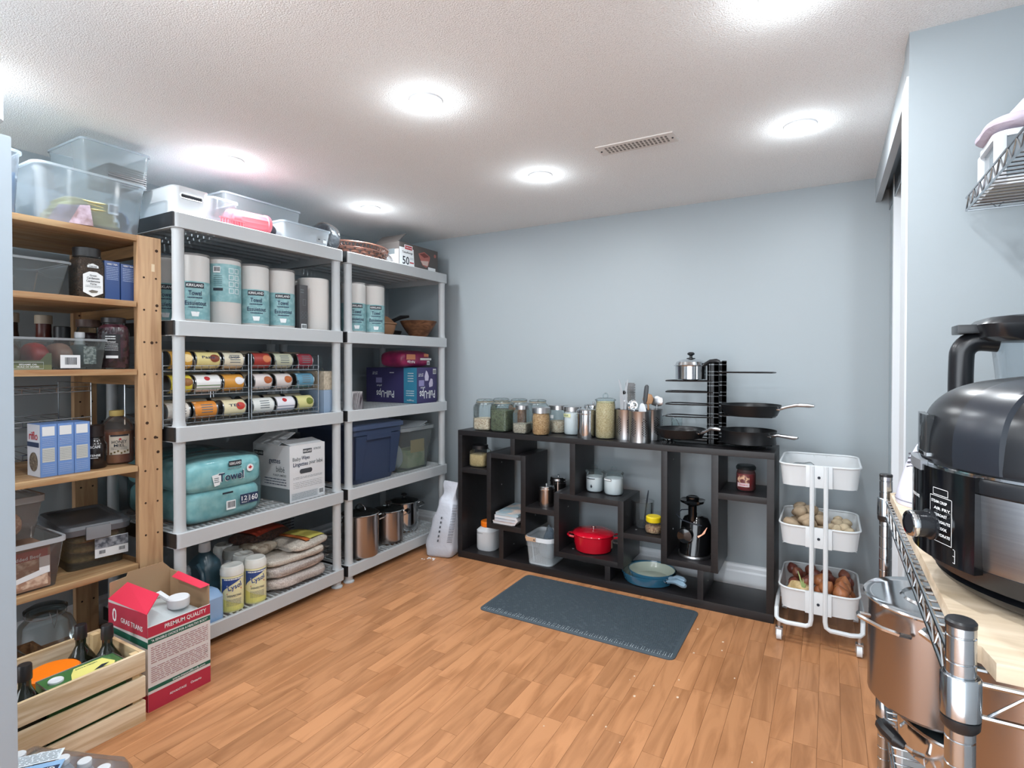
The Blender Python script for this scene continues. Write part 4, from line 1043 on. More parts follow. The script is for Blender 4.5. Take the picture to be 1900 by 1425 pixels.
# ---- third board
z = 1.1955
def bottle(name, label, x, y, z, r, h, m, capm, neck=.5, caph=.03, cat='bottle', group=None, sh=.7, sq=2., capr=None):
    t = thing(name, label, cat, (x, y, z), 0, group)
    hb = h - caph; rn = r * neck
    G().lathe([(r * .9, 0), (r, .006), (r, hb * sh), (r * .85, hb * (sh + .08)), (rn, hb * (sh + .2 if sh < .75 else .95)), (rn, hb)], 24, sq=sq).build('body', m, t)
    cr = capr or rn * 1.15
    G().lathe([(cr, hb - .004), (cr, h - .002), (cr * .93, h), (0, h)], 20).build('cap', capm, t)
    return t
SAUCE = M('sauce_brown', '3b2a22', .25); CAPB = M('cap_beige', 'b5a894', .5)
bottle('sauce_bottle', 'dark sauce bottle with a beige cap, leftmost on the third board', -2.70, .855, z, .033, .215, SAUCE, CAPB, .75, .032, sh=.6); 
bottle('sauce_bottle', 'sauce bottle with a beige cap behind the clear tub', -2.66, .945, z, .030, .21, M('sauce_red', '5a2c24', .25), CAPB, .8, .03, sh=.6)
for (x_, y_) in ((-2.70, .855), (-2.66, .945)): pass
t = bottle('spice_grinder', 'black spice grinder bottle standing behind the clear tub', -2.58, .975, z, .024, .165, M('black_pepper', '1b1a1c', .3), PLK, .95, .05, sh=.8)
bottle('pill_bottle', 'small grey bottle with a white cap behind the tub corner', -2.50, 1.0, z, .018, .142, M('grey_label', 'a5abab', .4), PLW, .8, .018, sh=.8)
t = clearbox('clear_tub', 'clear tub of sauces with a barcode sticker on the third board', -2.47, .87, z, .23, .33, .112, thin('tub_clear', 'dfe4e4', .16, 'c4cccc', .05), 0, .92, .02, .003)
f = Face((.1075, .045, .03), 0.); f.patch(-.03, .03, -.025, .022, INKW, t, .004, 'sticker'); f.barcode(-.022, .022, -.02, .018, t, .0055)
RS = thin('red_sauce', 'b05a5a', .6, '8c3238', .08)
for k, (yy, col, lab) in enumerate(((.765, '4a3a34', 'dark squeeze bottle lying in the left of the clear tub'), (.845, 'a83a3c', 'red squeeze pouch in the middle of the clear tub'), (.915, '9a7a6c', 'tan sachet box in the clear tub behind the barcode'), (.985, '4d6468', 'green packet in the right end of the clear tub'))):
    t = thing('sauce_pouch', lab, 'pouch', (-2.46, yy, z + .005)); pillow(.15, .066, .09, 3, 10, .006, 70 + k).build('pouch', M('pouch_' + col, col, .35), t)
    if k == 3: Face((.076, 0, .045), 0).patch(-.02, .02, -.03, .035, M('pack_print', 'b4bcb8', .5, noise_=(90, '5c6c6c', .45, .55)), t, .002)
t = thing('oil_tray', 'olive green card tray with white lettering in front of the tub', 'tray', (-2.365, .80, z)); TG = M('olive_card', '6c7350', .6)
G().loft([[(0, -.12, 0), (0, .062, 0), (0, .062, .058), (0, .05, .058), (0, .03, .032), (0, -.12, .032)], [(.002, -.12, 0), (.002, .062, 0), (.002, .062, .058), (.002, .05, .058), (.002, .03, .032), (.002, -.12, .032)]]).build('front', TG, t, False)
G().box(-.002, 0, -.12, .062, 0, .004).build('base', TG, t)
f = Face((.0022, -.01, .014), 0.); f.text('SESAME OIL', .006, .004, .05, .0055, INKW, t); f.text('HUILE DE SESAME', .006, -.004, .06, .0055, INKW, t); 
g = G(); g.tube([f.at(-.1, -.011, .0008), f.at(.048, -.011, .0008), f.at(.048, .012, .0008), f.at(-.1, .012, .0008)], .0006, 4, True).build('label_border', INKW, t, False)
OLV = grainy('olives', '5c3440', '2c161c', 58, .25)
t = glassjar('olive_jar', 'big jar of dark purple olives beside the pine post', -2.425, 1.083, z, .052, .2, 'none', .97, OLV, 2, .72, .02)
G().lathe([(.04, .18), (.041, .198), (.038, .2), (0, .2)], 24).build('lid', M('lid_black', '201c1e', .3), t)
f = Face(p=(0, 0, 0), a=-.55, R=.0525); f.patch(-.034, .028, .04, .135, M('label_black', '1d1b1f', .4), t, .0006, 'label'); f.text('marinated', -.003, .105, .03, .007, INKW, t, .002); f.lines(-.02, .012, .112, .13, 2, INKW, t, .0018, .4); f.lines(-.026, .02, .07, .1, 4, INKW, t, .0018, .25); f.patch(-.018, .02, .042, .052, INKW, t, .0018, 'white_strip')
t = glassjar('preserve_jar', 'dark jar of preserves behind the olive jar', -2.60, 1.07, z, .045, .2, 'none', .85, M('preserve', '3a1c22', .3), 2, .8, .03)
G().lathe([(.04, .168), (.041, .198), (0, .2)], 24).build('lid', M('lid_brown', '6b5248', .4), t)
# ---- fourth board
z = .8155
t = thing('wire_can_rack', 'empty dark wire can rack across the fourth board', 'can rack', (-2.60, .74, z))
WD = M('dark_wire', '9a9c9e', .25, 1.0)
for k, zz in enumerate((.29, .17, .05)):
    g = G()
    g.tube([(.07, -.28, zz - .010), (.07, .31, zz + .004)], .0022, 5).tube([(.073, -.28, zz + .010), (.073, .31, zz + .022)], .0018, 5).tube([(-.22, -.28, zz + .012), (-.22, .31, zz + .02)], .0022, 5)
    for i in range(12):
        yy = -.27 + .57 * i / 11; g.tube([(.073, yy, zz + .009 + .013 * i / 11), (.07, yy, zz - .011 + .015 * i / 11), (-.22, yy, zz + .012)], .0012, 4)
    g.tube([(.05, -.1, zz), (-.22, -.1, zz + .05)], .0016, 4)
    g.build('rack_shelf', WD, t)
for yy in (-.28, .03, .31):
    G().tube([(.068, yy, 0), (.068, yy, .325), (-.22, yy, .325), (-.22, yy, 0)], .0025, 5).build('side_frame', WD, t)
CF1 = M('cereal_blue', '6f94cf', .45); CF2 = M('cereal_white', 'c9ccd4', .5)
for i in range(3):
    t, w, d, h = carton('porridge_box', ('pale blue food carton, left of the three shrink wrapped ones', 'pale blue food carton, middle of the three', 'pale blue food carton, right of the three beside the coffee jar')[i], 'box', -2.50, -2.395, .838 + i * .0505, .887 + i * .0505, z, z + .186, CF1, 'shrink wrapped pale blue cartons')
    f = Face((w / 2, 0, 0), 0.)
    f.patch(-.019, .017, .145, .178, INKW, t, .0008, 'white_panel'); f.patch(-.019, .017, .052, .102, M('panel_cream', 'c8ccc8', .5), t, .0008, 'nutrition_panel'); f.lines(-.019, .017, .108, .14, 5, M('ink_paleblue'), t, .001, .35, seed=i); f.lines(-.018, .016, .056, .098, 7, INKG, t, .0014, .18, seed=i + 4); f.lines(-.019, .017, .01, .045, 5, M('ink_paleblue'), t, .001, .3, seed=i + 8)
    if i == 0:
        f2 = Face((0, -d / 2, 0), -pi / 2); f2.patch(-.052, .052, .001, .185, CF2, t, .0006, 'side_print'); f2.text('riflo', .0, .145, .07, .03, INKR, t, .0014); f2.patch(-.05, .045, .105, .122, INKN, t, .0014, 'blue_bar')
        g = G(); g.loft([[f2.at(.0 + q * cos(a), .052 + q * sin(a), .0016) for a in [k * pi / 10 for k in range(20)]] for q in (.034, .001)], False, False); g.build('bowl_picture', grainy('bowl_print', '8a7c6a', '3f362e', 300), t, False)
t = bottle('coffee_jar', 'black instant coffee jar beside the pale blue cartons', -2.45, 1.025, z, .04, .165, M('coffee', '1e1716', .2), M('coffee_lid', '241a18', .35), .62, .04, cat='jar', sh=.72, capr=.032)
f = Face(p=(0, 0, 0), a=-.5, R=.0405); f.text('NESCAFÉ', 0, .085, .045, .011, INKW, t, .0015); f.text('INTENSE', 0, .052, .045, .008, INKW, t, .0015); f.lines(-.015, .015, .04, .045, 1, INKW, t, .001, .5)
t = thing('honey_jug', 'large honey jug half hidden by the pine post', 'jug', (-2.50, 1.125, z)); HON = thin('honey', 'a05a2c', .55, '7a3c1c', .05)
G().lathe([(.05, 0), (.058, .006), (.058, .13), (.055, .15), (.04, .175), (.022, .19), (.02, .2)], 32, cap1=False).build('body', thin('jug_clear', 'eadccf', .1), t)
G().lathe([(0, .003), (.05, .003), (.056, .008), (.056, .13), (0, .132)], 32, cap0=False).build('contents', M('honey_solid', '8a4a26', .25, noise_=(9, 'b08456', .42, .7)), t)
G().lathe([(.024, .19), (.026, .196), (.026, .212), (0, .214)], 20).build('cap', M('cap_yellow', 'c9b36c', .45), t)
f = Face(p=(0, 0, 0), a=-.35, R=.0582); f.patch(-.03, .04, .04, .118, M('label_cream', 'd8cfc0', .5), t, .0006, 'label'); f.patch(-.026, .036, .112, .118, INKK, t, .0014, 'label_bar'); f.text('HONEY', .004, .09, .05, .013, INKK, t, .0018); f.text('MIEL', .004, .076, .036, .011, INKK, t, .0018); f.lines(-.024, .03, .058, .07, 3, INKG, t, .0016, .3); f.poly([(0, .1), (.006, .106), (.012, .1), (.006, .096)], INKR, t, .0018)
for q in range(6): f.patch(-.026 + q * .011, -.020 + q * .011, .042 + (q % 3) * .004, .049 + (q % 3) * .004, M('bee_print', '6b5a30', .6), t, .0016, 'bee')
# ---- fifth board
z = .4285
GLID = M('grey_lid', '5c6066', .4)
t = thing('lidded_bin', 'clear bin with a dark grey clip lid holding bags of grain', 'bin', (-2.625, 1.058, z), -.14)
G().loft([rrect(.32, .18, .02, 0), rrect(.35, .20, .025, .135)], True, False).build('body', thin('bin_tan', 'd8d2c4', .2, 'b8b4a8', .06), t)
G().loft([rrect(.355, .21, .03, .132), rrect(.37, .225, .035, .136), rrect(.375, .23, .035, .158), rrect(.36, .215, .03, .17), rrect(.32, .18, .02, .17), rrect(.31, .17, .02, .163)]).build('lid', GLID, t)
G().box(.176, .192, -.04, .04, .115, .165, bevel=.004).build('clip', M('clip_grey', '83878c', .4), t)
f = Face((.172, .03, .075), 0.); f.patch(-.04, .07, -.04, .035, INKW, t, .006, 'sticker'); f.patch(-.04, .07, -.005, .033, M('sticker_picture', '9aa0a8', .5, noise_=(50, '4a505a', .4, .6)), t, .0075, 'picture'); f.barcode(-.03, -.005, -.03, -.01, t, .008); f.barcode(.035, .06, -.03, -.01, t, .008)
for k in range(3):
    t2 = thing('grain_bag', ('lowest', 'middle', 'topmost')[k] + ' bag of pale grain inside the lidded bin', 'bag', (-2.62 + .01 * k, 1.058, z + .004 + k * .041), -.14); pillow(.28, .165, .04, 5, 10, .003, 80 + k).build('bag', M('grain_tan', 'c0ae7e', .6, noise_=(90, 'a8956a', .4, .6)), t2)
FL_ = thin('bin_food', 'e4e0dc', .18, 'd4ccc8', .06)
t = thing('clear_bin', 'low clear bin with a grey rim holding a printed food pouch', 'bin', (-2.52, .745, z), 0, 'stacked bins on the lowest pine board')
G().loft([rrect(.27, .27, .02, 0), rrect(.31, .31, .025, .165)], True, False).build('body', FL_, t); rimtube(.31, .31, .025, .172, .006, .016).build('rim', M('rim_grey', 'b4b9be', .4), t)
t2 = thing('food_pouch', 'food pouch with a picture of shredded meat in the lower bin', 'pouch', (-2.47, .74, z + .005)); G().box(-.1, .09, -.1, .12, 0, .145, bevel=.008).build('pouch', M('pouch_brown', 'a0806c', .5), t2)
f = Face((.0905, .01, .07), 0.); f.patch(-.1, .1, -.06, .068, M('pouch_meat', 'a8836e', .5, noise_=(45, 'dcc4ae', .42, .6)), t2, .001, 'picture'); f.patch(-.1, .1, .035, .068, M('pouch_red', 'a34a44', .5), t2, .002, 'red_panel'); f.text('Shredded Beef', .03, .045, .1, .012, INKW, t2, .003); f.poly([(-.1, -.06), (.1, -.02), (.1, .0), (-.1, -.045)], INKW, t2, .003, 'white_swoosh'); f.patch(.075, .105, -.02, .04, INKW, t2, .004, 'tag')
t = thing('clear_bin', 'upper clear bin with pasta stacked on the low bin', 'bin', (-2.55, .715, z + .176), 0, 'stacked bins on the lowest pine board')
G().loft([rrect(.24, .24, .02, 0), rrect(.28, .28, .025, .135)], True, False).build('body', FL_, t); rimtube(.28, .28, .025, .148, .007, .022).build('rim', thin('rim_clear2', 'd8d8d8', .6, 'd0cecc', .1), t)
t2 = thing('pasta_bag', 'bag of curly noodles in the upper bin', 'bag', (-2.50, .775, z + .181)); pillow(.13, .07, .085, 3, 12, .006, 90).build('bag', grainy('noodles', 'e0c2a6', 'b98a70', 90), t2)
t2 = thing('red_carton', 'red and white carton with a barcode in the upper bin', 'box', (-2.50, .69, z + .181)); G().box(-.06, .06, -.05, .045, 0, .1, bevel=.002).build('carton', M('red_card', 'a84a48', .5), t2); f = Face((.0605, 0, .05), 0); f.patch(-.045, .03, -.03, .04, INKW, t2, .001, 'label'); f.barcode(-.04, .0, -.02, .005, t2, .002)
# ================================================================== floor at the left
DARKG = M('dark_bottle_glass', '14180f', .08, spec=.8)
t = thing('clip_jar', 'large clear clip top jar on the floor behind the crate', 'jar', (-2.78, .985, 0)); 
G().lathe([(0, .004), (.085, .003), (.1, .02), (.1, .12), (.085, .16), (.062, .18), (.062, .2)], 28, cap0=False, cap1=False).build('glass', GLASS, t)
G().lathe([(.066, .2), (.072, .206), (.072, .214), (.05, .226), (0, .228)], 28, cap0=False).build('lid', GLASSD, t)
G().tube(arc(0, 0, .068, 0, 2 * pi, 24, lambda u, v: (u, v, .19))[:-1], .002, 5, True).tube([(.068, -.012, .215), (.075, -.008, .19), (.078, 0, .15), (.075, .012, .19), (.068, .014, .215)], .002, 5).build('wire_bail', STEELB, t)
t = thing('small_wooden_box', 'small wooden tray box with a glass flask behind the crate', 'box', (-2.60, .80, 0)); PB = M('brown_wood', '9a7450', .6, noise_=(30, '6f5138', .4, .6))
g = G(); g.box(-.07, .07, -.1, .1, .09, .1); 
for s in (-1, 1): g.box(-.07, .07, s * .1 - .005, s * .1 + .005, 0, .14); g.box(s * .07 - .004, s * .07 + .004, -.105, .105, 0, .14)
g.build('body', PB, t, False)
t = thing('glass_flask', 'clear flask lying in the small wooden box', 'bottle', (-2.60, .82, .101)); G().lathe([(0, .0), (.035, .002), (.04, .03), (.012, .06), (.012, .09), (.014, .092)], 18, cap0=False, cap1=False).build('glass', GLASS, t)

# crate
CW = M('crate_wood', 'e6d6ba', .6, grain=((34, 2.4, 34), 'c3a982', .34, .6), rnd=.05)
CX_, CY_ = -2.17, .765
t = thing('wooden_crate', 'pale slatted wooden crate of oil bottles on the floor', 'crate', (CX_, CY_, 0))
def slat(x0, x1, y0, y1, z0, z1): return G().box(x0 - CX_, x1 - CX_, y0 - CY_, y1 - CY_, z0, z1, bevel=.0012).build('slat', CW, t)
for (z0, z1) in ((.0, .070), (.083, .153), (.169, .238)):
    slat(-2.022, -2.010, .53, .985, z0, z1); slat(-2.330, -2.318, .53, .985, z0, z1)
CWX = CW
for (z0, z1) in ((.0, .070), (.083, .153), (.169, .238)):
    for yy in (.972, .531):
        G().box(-2.318 - CX_, -2.022 - CX_, yy - CY_, yy + .012 - CY_, z0, z1, bevel=.001).build('end_slat', M('crate_end', 'd8c29c', .6, grain=((2.4, 34, 34), 'b99b72', .34, .6)), t)
for x_ in (-2.046, -2.318):
    for yy in (.950, .543): G().box(x_ - CX_, x_ + .024 - CX_, yy - CY_, yy + .022 - CY_, .0, .235).build('corner_post', M('crate_post', 'd2b98e', .6), t)
for i in range(4): G().box(-2.31 + i * .073 - CX_, -2.31 + i * .073 + .066 - CX_, .545 - CY_, .97 - CY_, .002, .010).build('bottom_slat', CW, t)
def oilbottle(label, x, y, z, rz):
    t = thing('oil_bottle', label, 'bottle', (x, y, z), rz, 'dark square oil bottles in the crate')
    g = G(); w = .078
    rr_ = [rrect(w * .94, w * .94, .012, 0), rrect(w, w, .014, .006), rrect(w, w, .014, .165), rrect(w * .9, w * .9, .025, .195), rrect(w * .6, w * .6, .022, .22), rrect(.03, .03, .0149, .24), rrect(.03, .03, .0149, .27)]
    g.loft(rr_).build('glass', DARKG, t)
    G().lathe([(.018, .262), (.0185, .27), (.0175, .305), (.016, .308), (0, .308)], 18).build('cap', M('cap_black', '1c1b1d', .4), t)
    Face((w / 2, 0, .1), 0.).patch(-.032, .032, -.075, .03, M('label_sage', 'a8a890', .5), t, .0006, 'label')
    return t
oilbottle('dark square oil bottle standing first behind the crate corner', -2.225, .885, .011, .35)
oilbottle('dark square oil bottle nearest the crate right corner', -2.145, .93, .011, .15)
oilbottle('dark square oil bottle at the left end of the crate', -2.075, .683, .011, .2)
oilbottle('dark square oil bottle mostly hidden at the left picture edge', -2.18, .62, .011, .1)
t = thing('orange_lid_tub', 'white tub with a bright orange screw lid in the crate', 'tub', (-2.175, .79, .011)); G().lathe([(.06, 0), (.068, .01), (.068, .17), (.062, .18), (.062, .19)], 28).build('body', M('tub_tan', 'c9b894', .4), t); G().lathe([(.07, .18), (.071, .185), (.071, .207), (.066, .212), (0, .211)], 36).build('lid', M('orange_plastic', 'f07a14', .4), t)
t = thing('oil_tin', 'green and yellow olive oil tin with a white cap in the crate', 'tin', (-2.078, .805, .011), 0)
G().box(-.048, .048, -.08, .13, 0, .215, bevel=.004).build('tin_body', M('tin_green', '3f6b3c', .3), t); G().tube([(x_, y_, .216) for x_, y_, _ in rrect(.096, .21, .006, 0, 2, 0, .025)], .002, 5, True).build('top_rim', STEELB, t)
ft = Face((0, .025, .2155), 0, right=(0, 1, 0), up=(-1, 0, 0)); ft.poly([(-.045, -.045), (.07, -.045), (.085, -.02), (.07, .035), (-.01, .035), (-.03, .0)], M('tin_yellow', 'd8d27a', .4), t, .0006, 'top_print'); ft.text('EXTRA VIRGIN', .02, .022, .06, .007, INKGR, t, .0012)
ft.poly([(.02, -.03), (.05, -.01), (.07, -.015), (.045, -.03), (.065, -.035)], INKK, t, .0014, 'branch_print')
G().lathe([(.020, .2155), (.020, .221), (.018, .223), (0, .2215)], 24, 0, -.045).build('cap', PLW, t)
# water bottles
WAT = thin('bottle_pet', 'eef6ff', .55, 'e6f2fc', .04, 1.2)
t0 = thing('water_bottle', 'clear water bottle with a white cap, right front of the pack', 'bottle', (-1.575, .672, 0), 0, 'shrink wrapped water bottles')
pr = [(.0, .002), (.026, .0), (.031, .008)]
for i in range(7): pr += [(.0315, .014 + i * .015), (.0295, .02 + i * .015)]
pr += [(.0315, .122), (.031, .14), (.024, .165), (.0145, .182), (.0125, .19)]
G().lathe(pr, 20, cap0=False, cap1=False).build('body', WAT, t0)
G().lathe([(.0322, .06), (.0322, .11)], 20, cap0=False, cap1=False).build('label', M('bottle_label', '8fb4dc', .4, noise_=(30, 'e6eef6', .45, .6)), t0)
G().lathe([(.0155, .186), (.0155, .2), (.014, .2015), (0, .2015)], 16).build('cap', PLW, t0)
pos = [(-1.645, .660), (-1.705, .636), (-1.62, .602), (-1.68, .575), (-1.765, .61), (-1.74, .55), (-1.82, .585), (-1.80, .525), (-1.558, .612), (-1.595, .545), (-1.66, .515)]
for i, (x_, y_) in enumerate(pos): dup(t0, (x_, y_, 0), 0, 'clear water bottle with a white cap in the shrink wrapped pack' )
t = thing('water_pack_film', 'clear printed shrink film stretched over the water bottles', 'film', (-1.69, .585, 0))
g = G()
for (q, zz) in ((1., .03), (1.02, .12), (1., .18)): pass
N_ = 26; top = []
R_ = Matrix.Rotation(.38, 3, 'Z')
def fz(u, v): return .203 + .006 * sin(u * 95) * sin(v * 95) - .03 * max(0, abs(u) - .1) / .04 * .2
rings = [[tuple(R_ @ Vector((p[0], p[1], z_ + (.004 * sin(p[0] * 90 + p[1] * 70) if z_ > .1 else 0)))) for p in rrect(w_, d_, .035, 0, 6)] for (w_, d_, z_) in ((.33, .235, .01), (.338, .243, .08), (.332, .238, .15), (.31, .215, .178), (.27, .17, .192), (.12, .05, .194))]
g.loft(rings, False, True).build('film', thin('pack_shrink', 'f8fcff', .10, 'f4faff', .1, 1.3), t)
fw = Face((-.055, -.02, .2035), 0, right=(.6, .8, 0), up=(-.8, .6, .0)); 
fw.patch(-.075, .09, -.075, .0, M('film_blue', '8fb6dc', .4), t, .0, 'blue_print'); fw.patch(-.06, .075, .005, .05, M('film_white', 'dde8f0', .4), t, .0, 'white_print'); fw.lines(-.055, .07, .008, .047, 6, INKG, t, .001, .25); fw.patch(-.02, .085, -.05, -.02, INKN, t, .0008, 'label_bar'); fw.text('KIRKLAND', .032, -.035, .092, .02, INKW, t, .0016)

# oil carton (bag-in-box) with open top
OW, OD = .272, .222
t = thing('oil_box', 'red white and green frying oil carton with an open top, beside the crate', 'box', (-2.181, 1.121, 0))
CWH = M('carton_white', 'd6d3d2', .5); CRED = M('carton_red', 'b22c45', .5); CIN = M('carton_inside', 'a88a6a', .75)
# right wall (facing +X): low front; others high
hx, hy = OW / 2, OD / 2
def wall4(pts, th, m, name, par=t):
    """prism from outline pts (outer) thickened by vector th"""
    th = Vector(th); g = G(); g.loft([[tuple(p) for p in pts], [tuple(Vector(p) + th) for p in pts]]); return g.build(name, m, par, False)
fa = wall4([(hx, -hy, 0), (hx, hy, 0), (hx, hy, .298), (hx, -hy, .298)], (-.003, 0, 0), CWH, 'front_panel')
sa = wall4([(hx - .003, -hy, 0), (hx - .003, -hy, .342), (-hx, -hy, .34), (-hx, -hy, 0)], (0, .003, 0), CWH, 'side_panel')
ba = wall4([(-hx, -hy + .003, 0), (-hx, -hy + .003, .40), (-hx, -hy + .06, .405), (-hx, -hy + .065, .42), (-hx, hy - .03, .42), (-hx, hy, .385), (-hx, hy, 0)], (.003, 0, 0), CIN, 'back_panel')
ra = wall4([(hx - .003, hy, 0), (hx - .003, hy, .37), (-hx, hy, .385), (-hx, hy, 0)], (0, -.003, 0), CIN, 'far_panel')
f = Face((hx, 0, 0), 0.)
f.patch(-hy, hy, 0, .062, CRED, fa, .0007, 'red_band'); f.poly([(-hy, .072), (hy, .072), (hy, .085), (-hy, .085)], INKGR, fa, .0007, 'green_band'); f.poly([(-hy, .238), (hy, .238), (hy, .256), (-hy, .256)], INKGR, fa, .0007, 'green_band'); f.poly([(-hy, .262), (hy, .262), (hy, .297), (-hy, .297)], CRED, fa, .0007, 'red_band')
f.text('PREMIUM QUALITY', .02, .280, .15, .018, INKW, fa, .0014); f.text('"A SENSIBLE CHOICE FOR A HEALTHY BODY"', 0, .247, .20, .009, INKW, fa, .0014); f.text('www.maxxoilfoods.com', .03, .0785, .12, .008, INKW, fa, .0014); f.text('ADVANTAGE', -.01, .032, .06, .008, INKW, fa, .0014); f.text('Ontario', .055, .034, .04, .009, INKW, fa, .0014)
REDT = M('fine_print_red', '9c6a70', .6)
f.lines(-hy + .01, hy - .01, .165, .226, 8, REDT, fa, .001, .32, seed=11); f.lines(-hy + .01, hy - .01, .098, .155, 8, REDT, fa, .001, .32, seed=12)
f2 = Face((0, -hy, 0), -pi / 2); f2.poly([(-hx, .25), (hx, .26), (hx, .345), (-hx, .33)], CRED, sa, .0007, 'red_band'); f2.patch(-hx, hx, .222, .245, INKGR, sa, .0007, 'green_band'); f2.patch(-hx, hx, 0, .06, CRED, sa, .0007, 'red_band')
f2.text('0', -.09, .293, .03, .05, INKW, sa, .0014); f2.text('GRAS TRANS', .03, .285, .15, .018, INKW, sa, .0014); f2.lines(-.11, .1, .1, .2, 10, REDT, sa, .001, .3, seed=13)
wall4([(hx - .003, -hy, .342), (-hx, -hy, .34), (-hx + .035, -hy + .05, .393), (hx - .03, -hy + .055, .39)], (0, -.002, .002), M('carton_flap_red', 'd8344e', .45), 'top_flap')
wall4([(hx - .003, hy, .37), (-.08, hy, .382), (-.07, hy - .03, .372), (hx - .02, hy - .025, .362)], (0, .001, .002), M('carton_flap_red'), 'top_flap')

t2 = thing('oil_jug', 'translucent white oil jug with a screw cap inside the oil carton', 'jug', (-2.181, 1.121, .003))
G().loft([rrect(.255, .205, .02, 0), rrect(.255, .205, .03, .24), rrect(.24, .19, .04, .275), rrect(.15, .12, .04, .3), rrect(.07, .07, .034, .306)]).build('body', M('jug_milky', 'b9c2c4', .3), t2)
G().lathe([(.028, .3), (.036, .306), (.037, .31), (.037, .336), (.034, .34), (.0, .339)], 28, .07, .03).build('cap', PLW, t2)
G().tube([(.0, -.07, .29), (-.01, -.05, .335), (.0, .0, .345), (.03, .02, .32)], [.010, .012, .012, .010], 8).build('handle', M('jug_handle', 'd8dde0', .35), t2)

# fridge at the left edge
FRW = M('fridge_side', '98a4ae', .4)
t = thing('freezer', 'pale grey upright freezer seen edge on at the left border', 'freezer', (-1.72, .079, 0))
G().box(-.36, .352, -.36, .361, .02, 1.655, bevel=.006).build('cabinet', FRW, t)
G().box(-.34, .33, -.34, .34, 0, .02).build('base', PLK, t)
G().box(.353, .395, -.355, .355, .04, 1.65, bevel=.006).build('door', FRW, t) if False else None
t = thing('storage_tub', 'white tapered tub on top of the freezer at the upper left corner', 'tub', (-1.66, .14, 1.656))
G().loft([rrect(.40, .42, .03, 0), rrect(.42, .44, .03, .012), rrect(.56, .58, .02, .024), rrect(.57, .59, .02, .03), rrect(.57, .59, .02, .086), rrect(.55, .57, .03, .092)]).build('body', M('tub_white', 'cfd6da', .4), t)

# ================================================================== black shelf
BK = M('black_brown_wood', '211f21', .4, grain=((3, 30, 40), '191718', .3, .7), spec=.4)
t = thing('cube_shelf', 'low black brown open shelf of staggered cubes along the back wall', 'shelf', (-1.119, 2.965, 0))
def pan_(x0, x1, z0, z1, name='panel'): return G().box(x0 + 1.119, x1 + 1.119, -.145, .145, z0, z1, bevel=.0012).build(name, BK, t)
pan_(-2.021, -.217, .769, .80, 'top_board'); pan_(-2.021, -.217, 0, .042, 'bottom_board'); pan_(-2.021, -1.990, .042, .769, 'side_panel'); pan_(-.249, -.217, .042, .769, 'side_panel')
for a in ((-1.990, -1.807, .536, .567), (-1.807, -1.776, .215, .675), (-1.776, -1.569, .645, .675), (-1.569, -1.537, .215, .675), (-1.776, -1.569, .215, .247), (-1.640, -1.610, .675, .769), (-1.718, -1.688, .042, .215),
          (-1.537, -1.352, .347, .379), (-1.352, -1.321, .120, .483), (-1.321, -.975, .452, .483), (-.975, -.943, .120, .483), (-1.321, -.975, .120, .151), (-1.255, -1.223, .483, .769), (-1.047, -1.017, .042, .120),
          (-.943, -.744, .288, .317), (-.744, -.713, .188, .769), (-.713, -.498, .188, .220), (-.498, -.465, .188, .769), (-.562, -.534, .042, .188), (-.465, -.249, .556, .587)):
    pan_(*a)
g = G()
for (x_, z_) in ((-1.775, .60), (-1.775, .46), (-1.32, .38), (-.712, .34), (-.712, .71), (-1.536, .3), (-1.687, .1), (-.533, .1)): g.cyl((x_ + 1.119 - .001, -.02, z_), (x_ + 1.119 + .0016, -.02, z_), .004, n=8)
for (x_, z_) in ((-1.28, .484), (-1.27, .152), (-.9, .318)): g.cyl((x_ + 1.119, -.06, z_ - .001), (x_ + 1.119, -.06, z_ + .0012), .006, n=8)
g.build('screw_caps', M('screw_cap', '8a8a8c', .4, .5), t)

# ---- on top: jars
Z8 = .8005
OATS = grainy('oats', 'e8dac4', 'b79a80', 190); GREENL = grainy('green_lentils', '6f775a', '43493a', 230); WHEAT = grainy('wheat', 'd6ae7e', '9a7048', 230); SESAME = grainy('seeds_grey', 'cdc3b2', '8c8478', 240); QUIN = grainy('couscous', 'dccbA4'.lower(), 'b59d70', 260); REDL = grainy('red_lentils', 'c0825c', '8a5034', 230); DKL = grainy('dark_lentils', '7a6a5c', '4a3e36', 240)
SQ = 5
glassjar('clip_jar', 'square clip top jar one third full of oats, leftmost on the black shelf', -1.875, 2.91, Z8, .062, .20, 'bail', .42, OATS, SQ, .78, .022, group='glass jars on the black shelf')
glassjar('clip_jar', 'square clip top jar of green lentils, second from the left', -1.745, 2.905, Z8, .062, .198, 'bail', .74, GREENL, SQ, .78, .022, group='glass jars on the black shelf')
glassjar('clip_jar', 'clip top jar of dark lentils behind the leftmost jars', -1.835, 3.04, Z8, .058, .20, 'bail', .7, DKL, SQ, .78, .022, group='glass jars on the black shelf')
glassjar('clip_jar', 'clip top jar of red lentils behind the green lentils', -1.70, 3.035, Z8, .058, .20, 'bail', .75, REDL, SQ, .78, .022, group='glass jars on the black shelf')
glassjar('clip_jar', 'empty looking clip top jar at the back beside the wheat jar', -1.565, 3.03, Z8, .060, .20, 'bail', .3, SESAME, SQ, .78, .022, group='glass jars on the black shelf')
glassjar('screw_jar', 'small square jar one third full of grey seeds with a screw lid', -1.59, 2.875, Z8, .046, .17, 'steel', .40, SESAME, 6, .78, .022, group='glass jars on the black shelf')
glassjar('steel_lid_jar', 'round jar full of golden wheat with a wide steel lid', -1.46, 2.87, Z8, .052, .162, 'steel', .97, WHEAT, 2, .93, .03, group='glass jars on the black shelf')
t = glassjar('steel_lid_jar', 'round jar of pale grain with a steel lid behind the wheat jar', -1.415, 3.01, Z8, .054, .168, 'steel', .42, OATS, 2, .95, .024, group='glass jars on the black shelf', sag=.012)
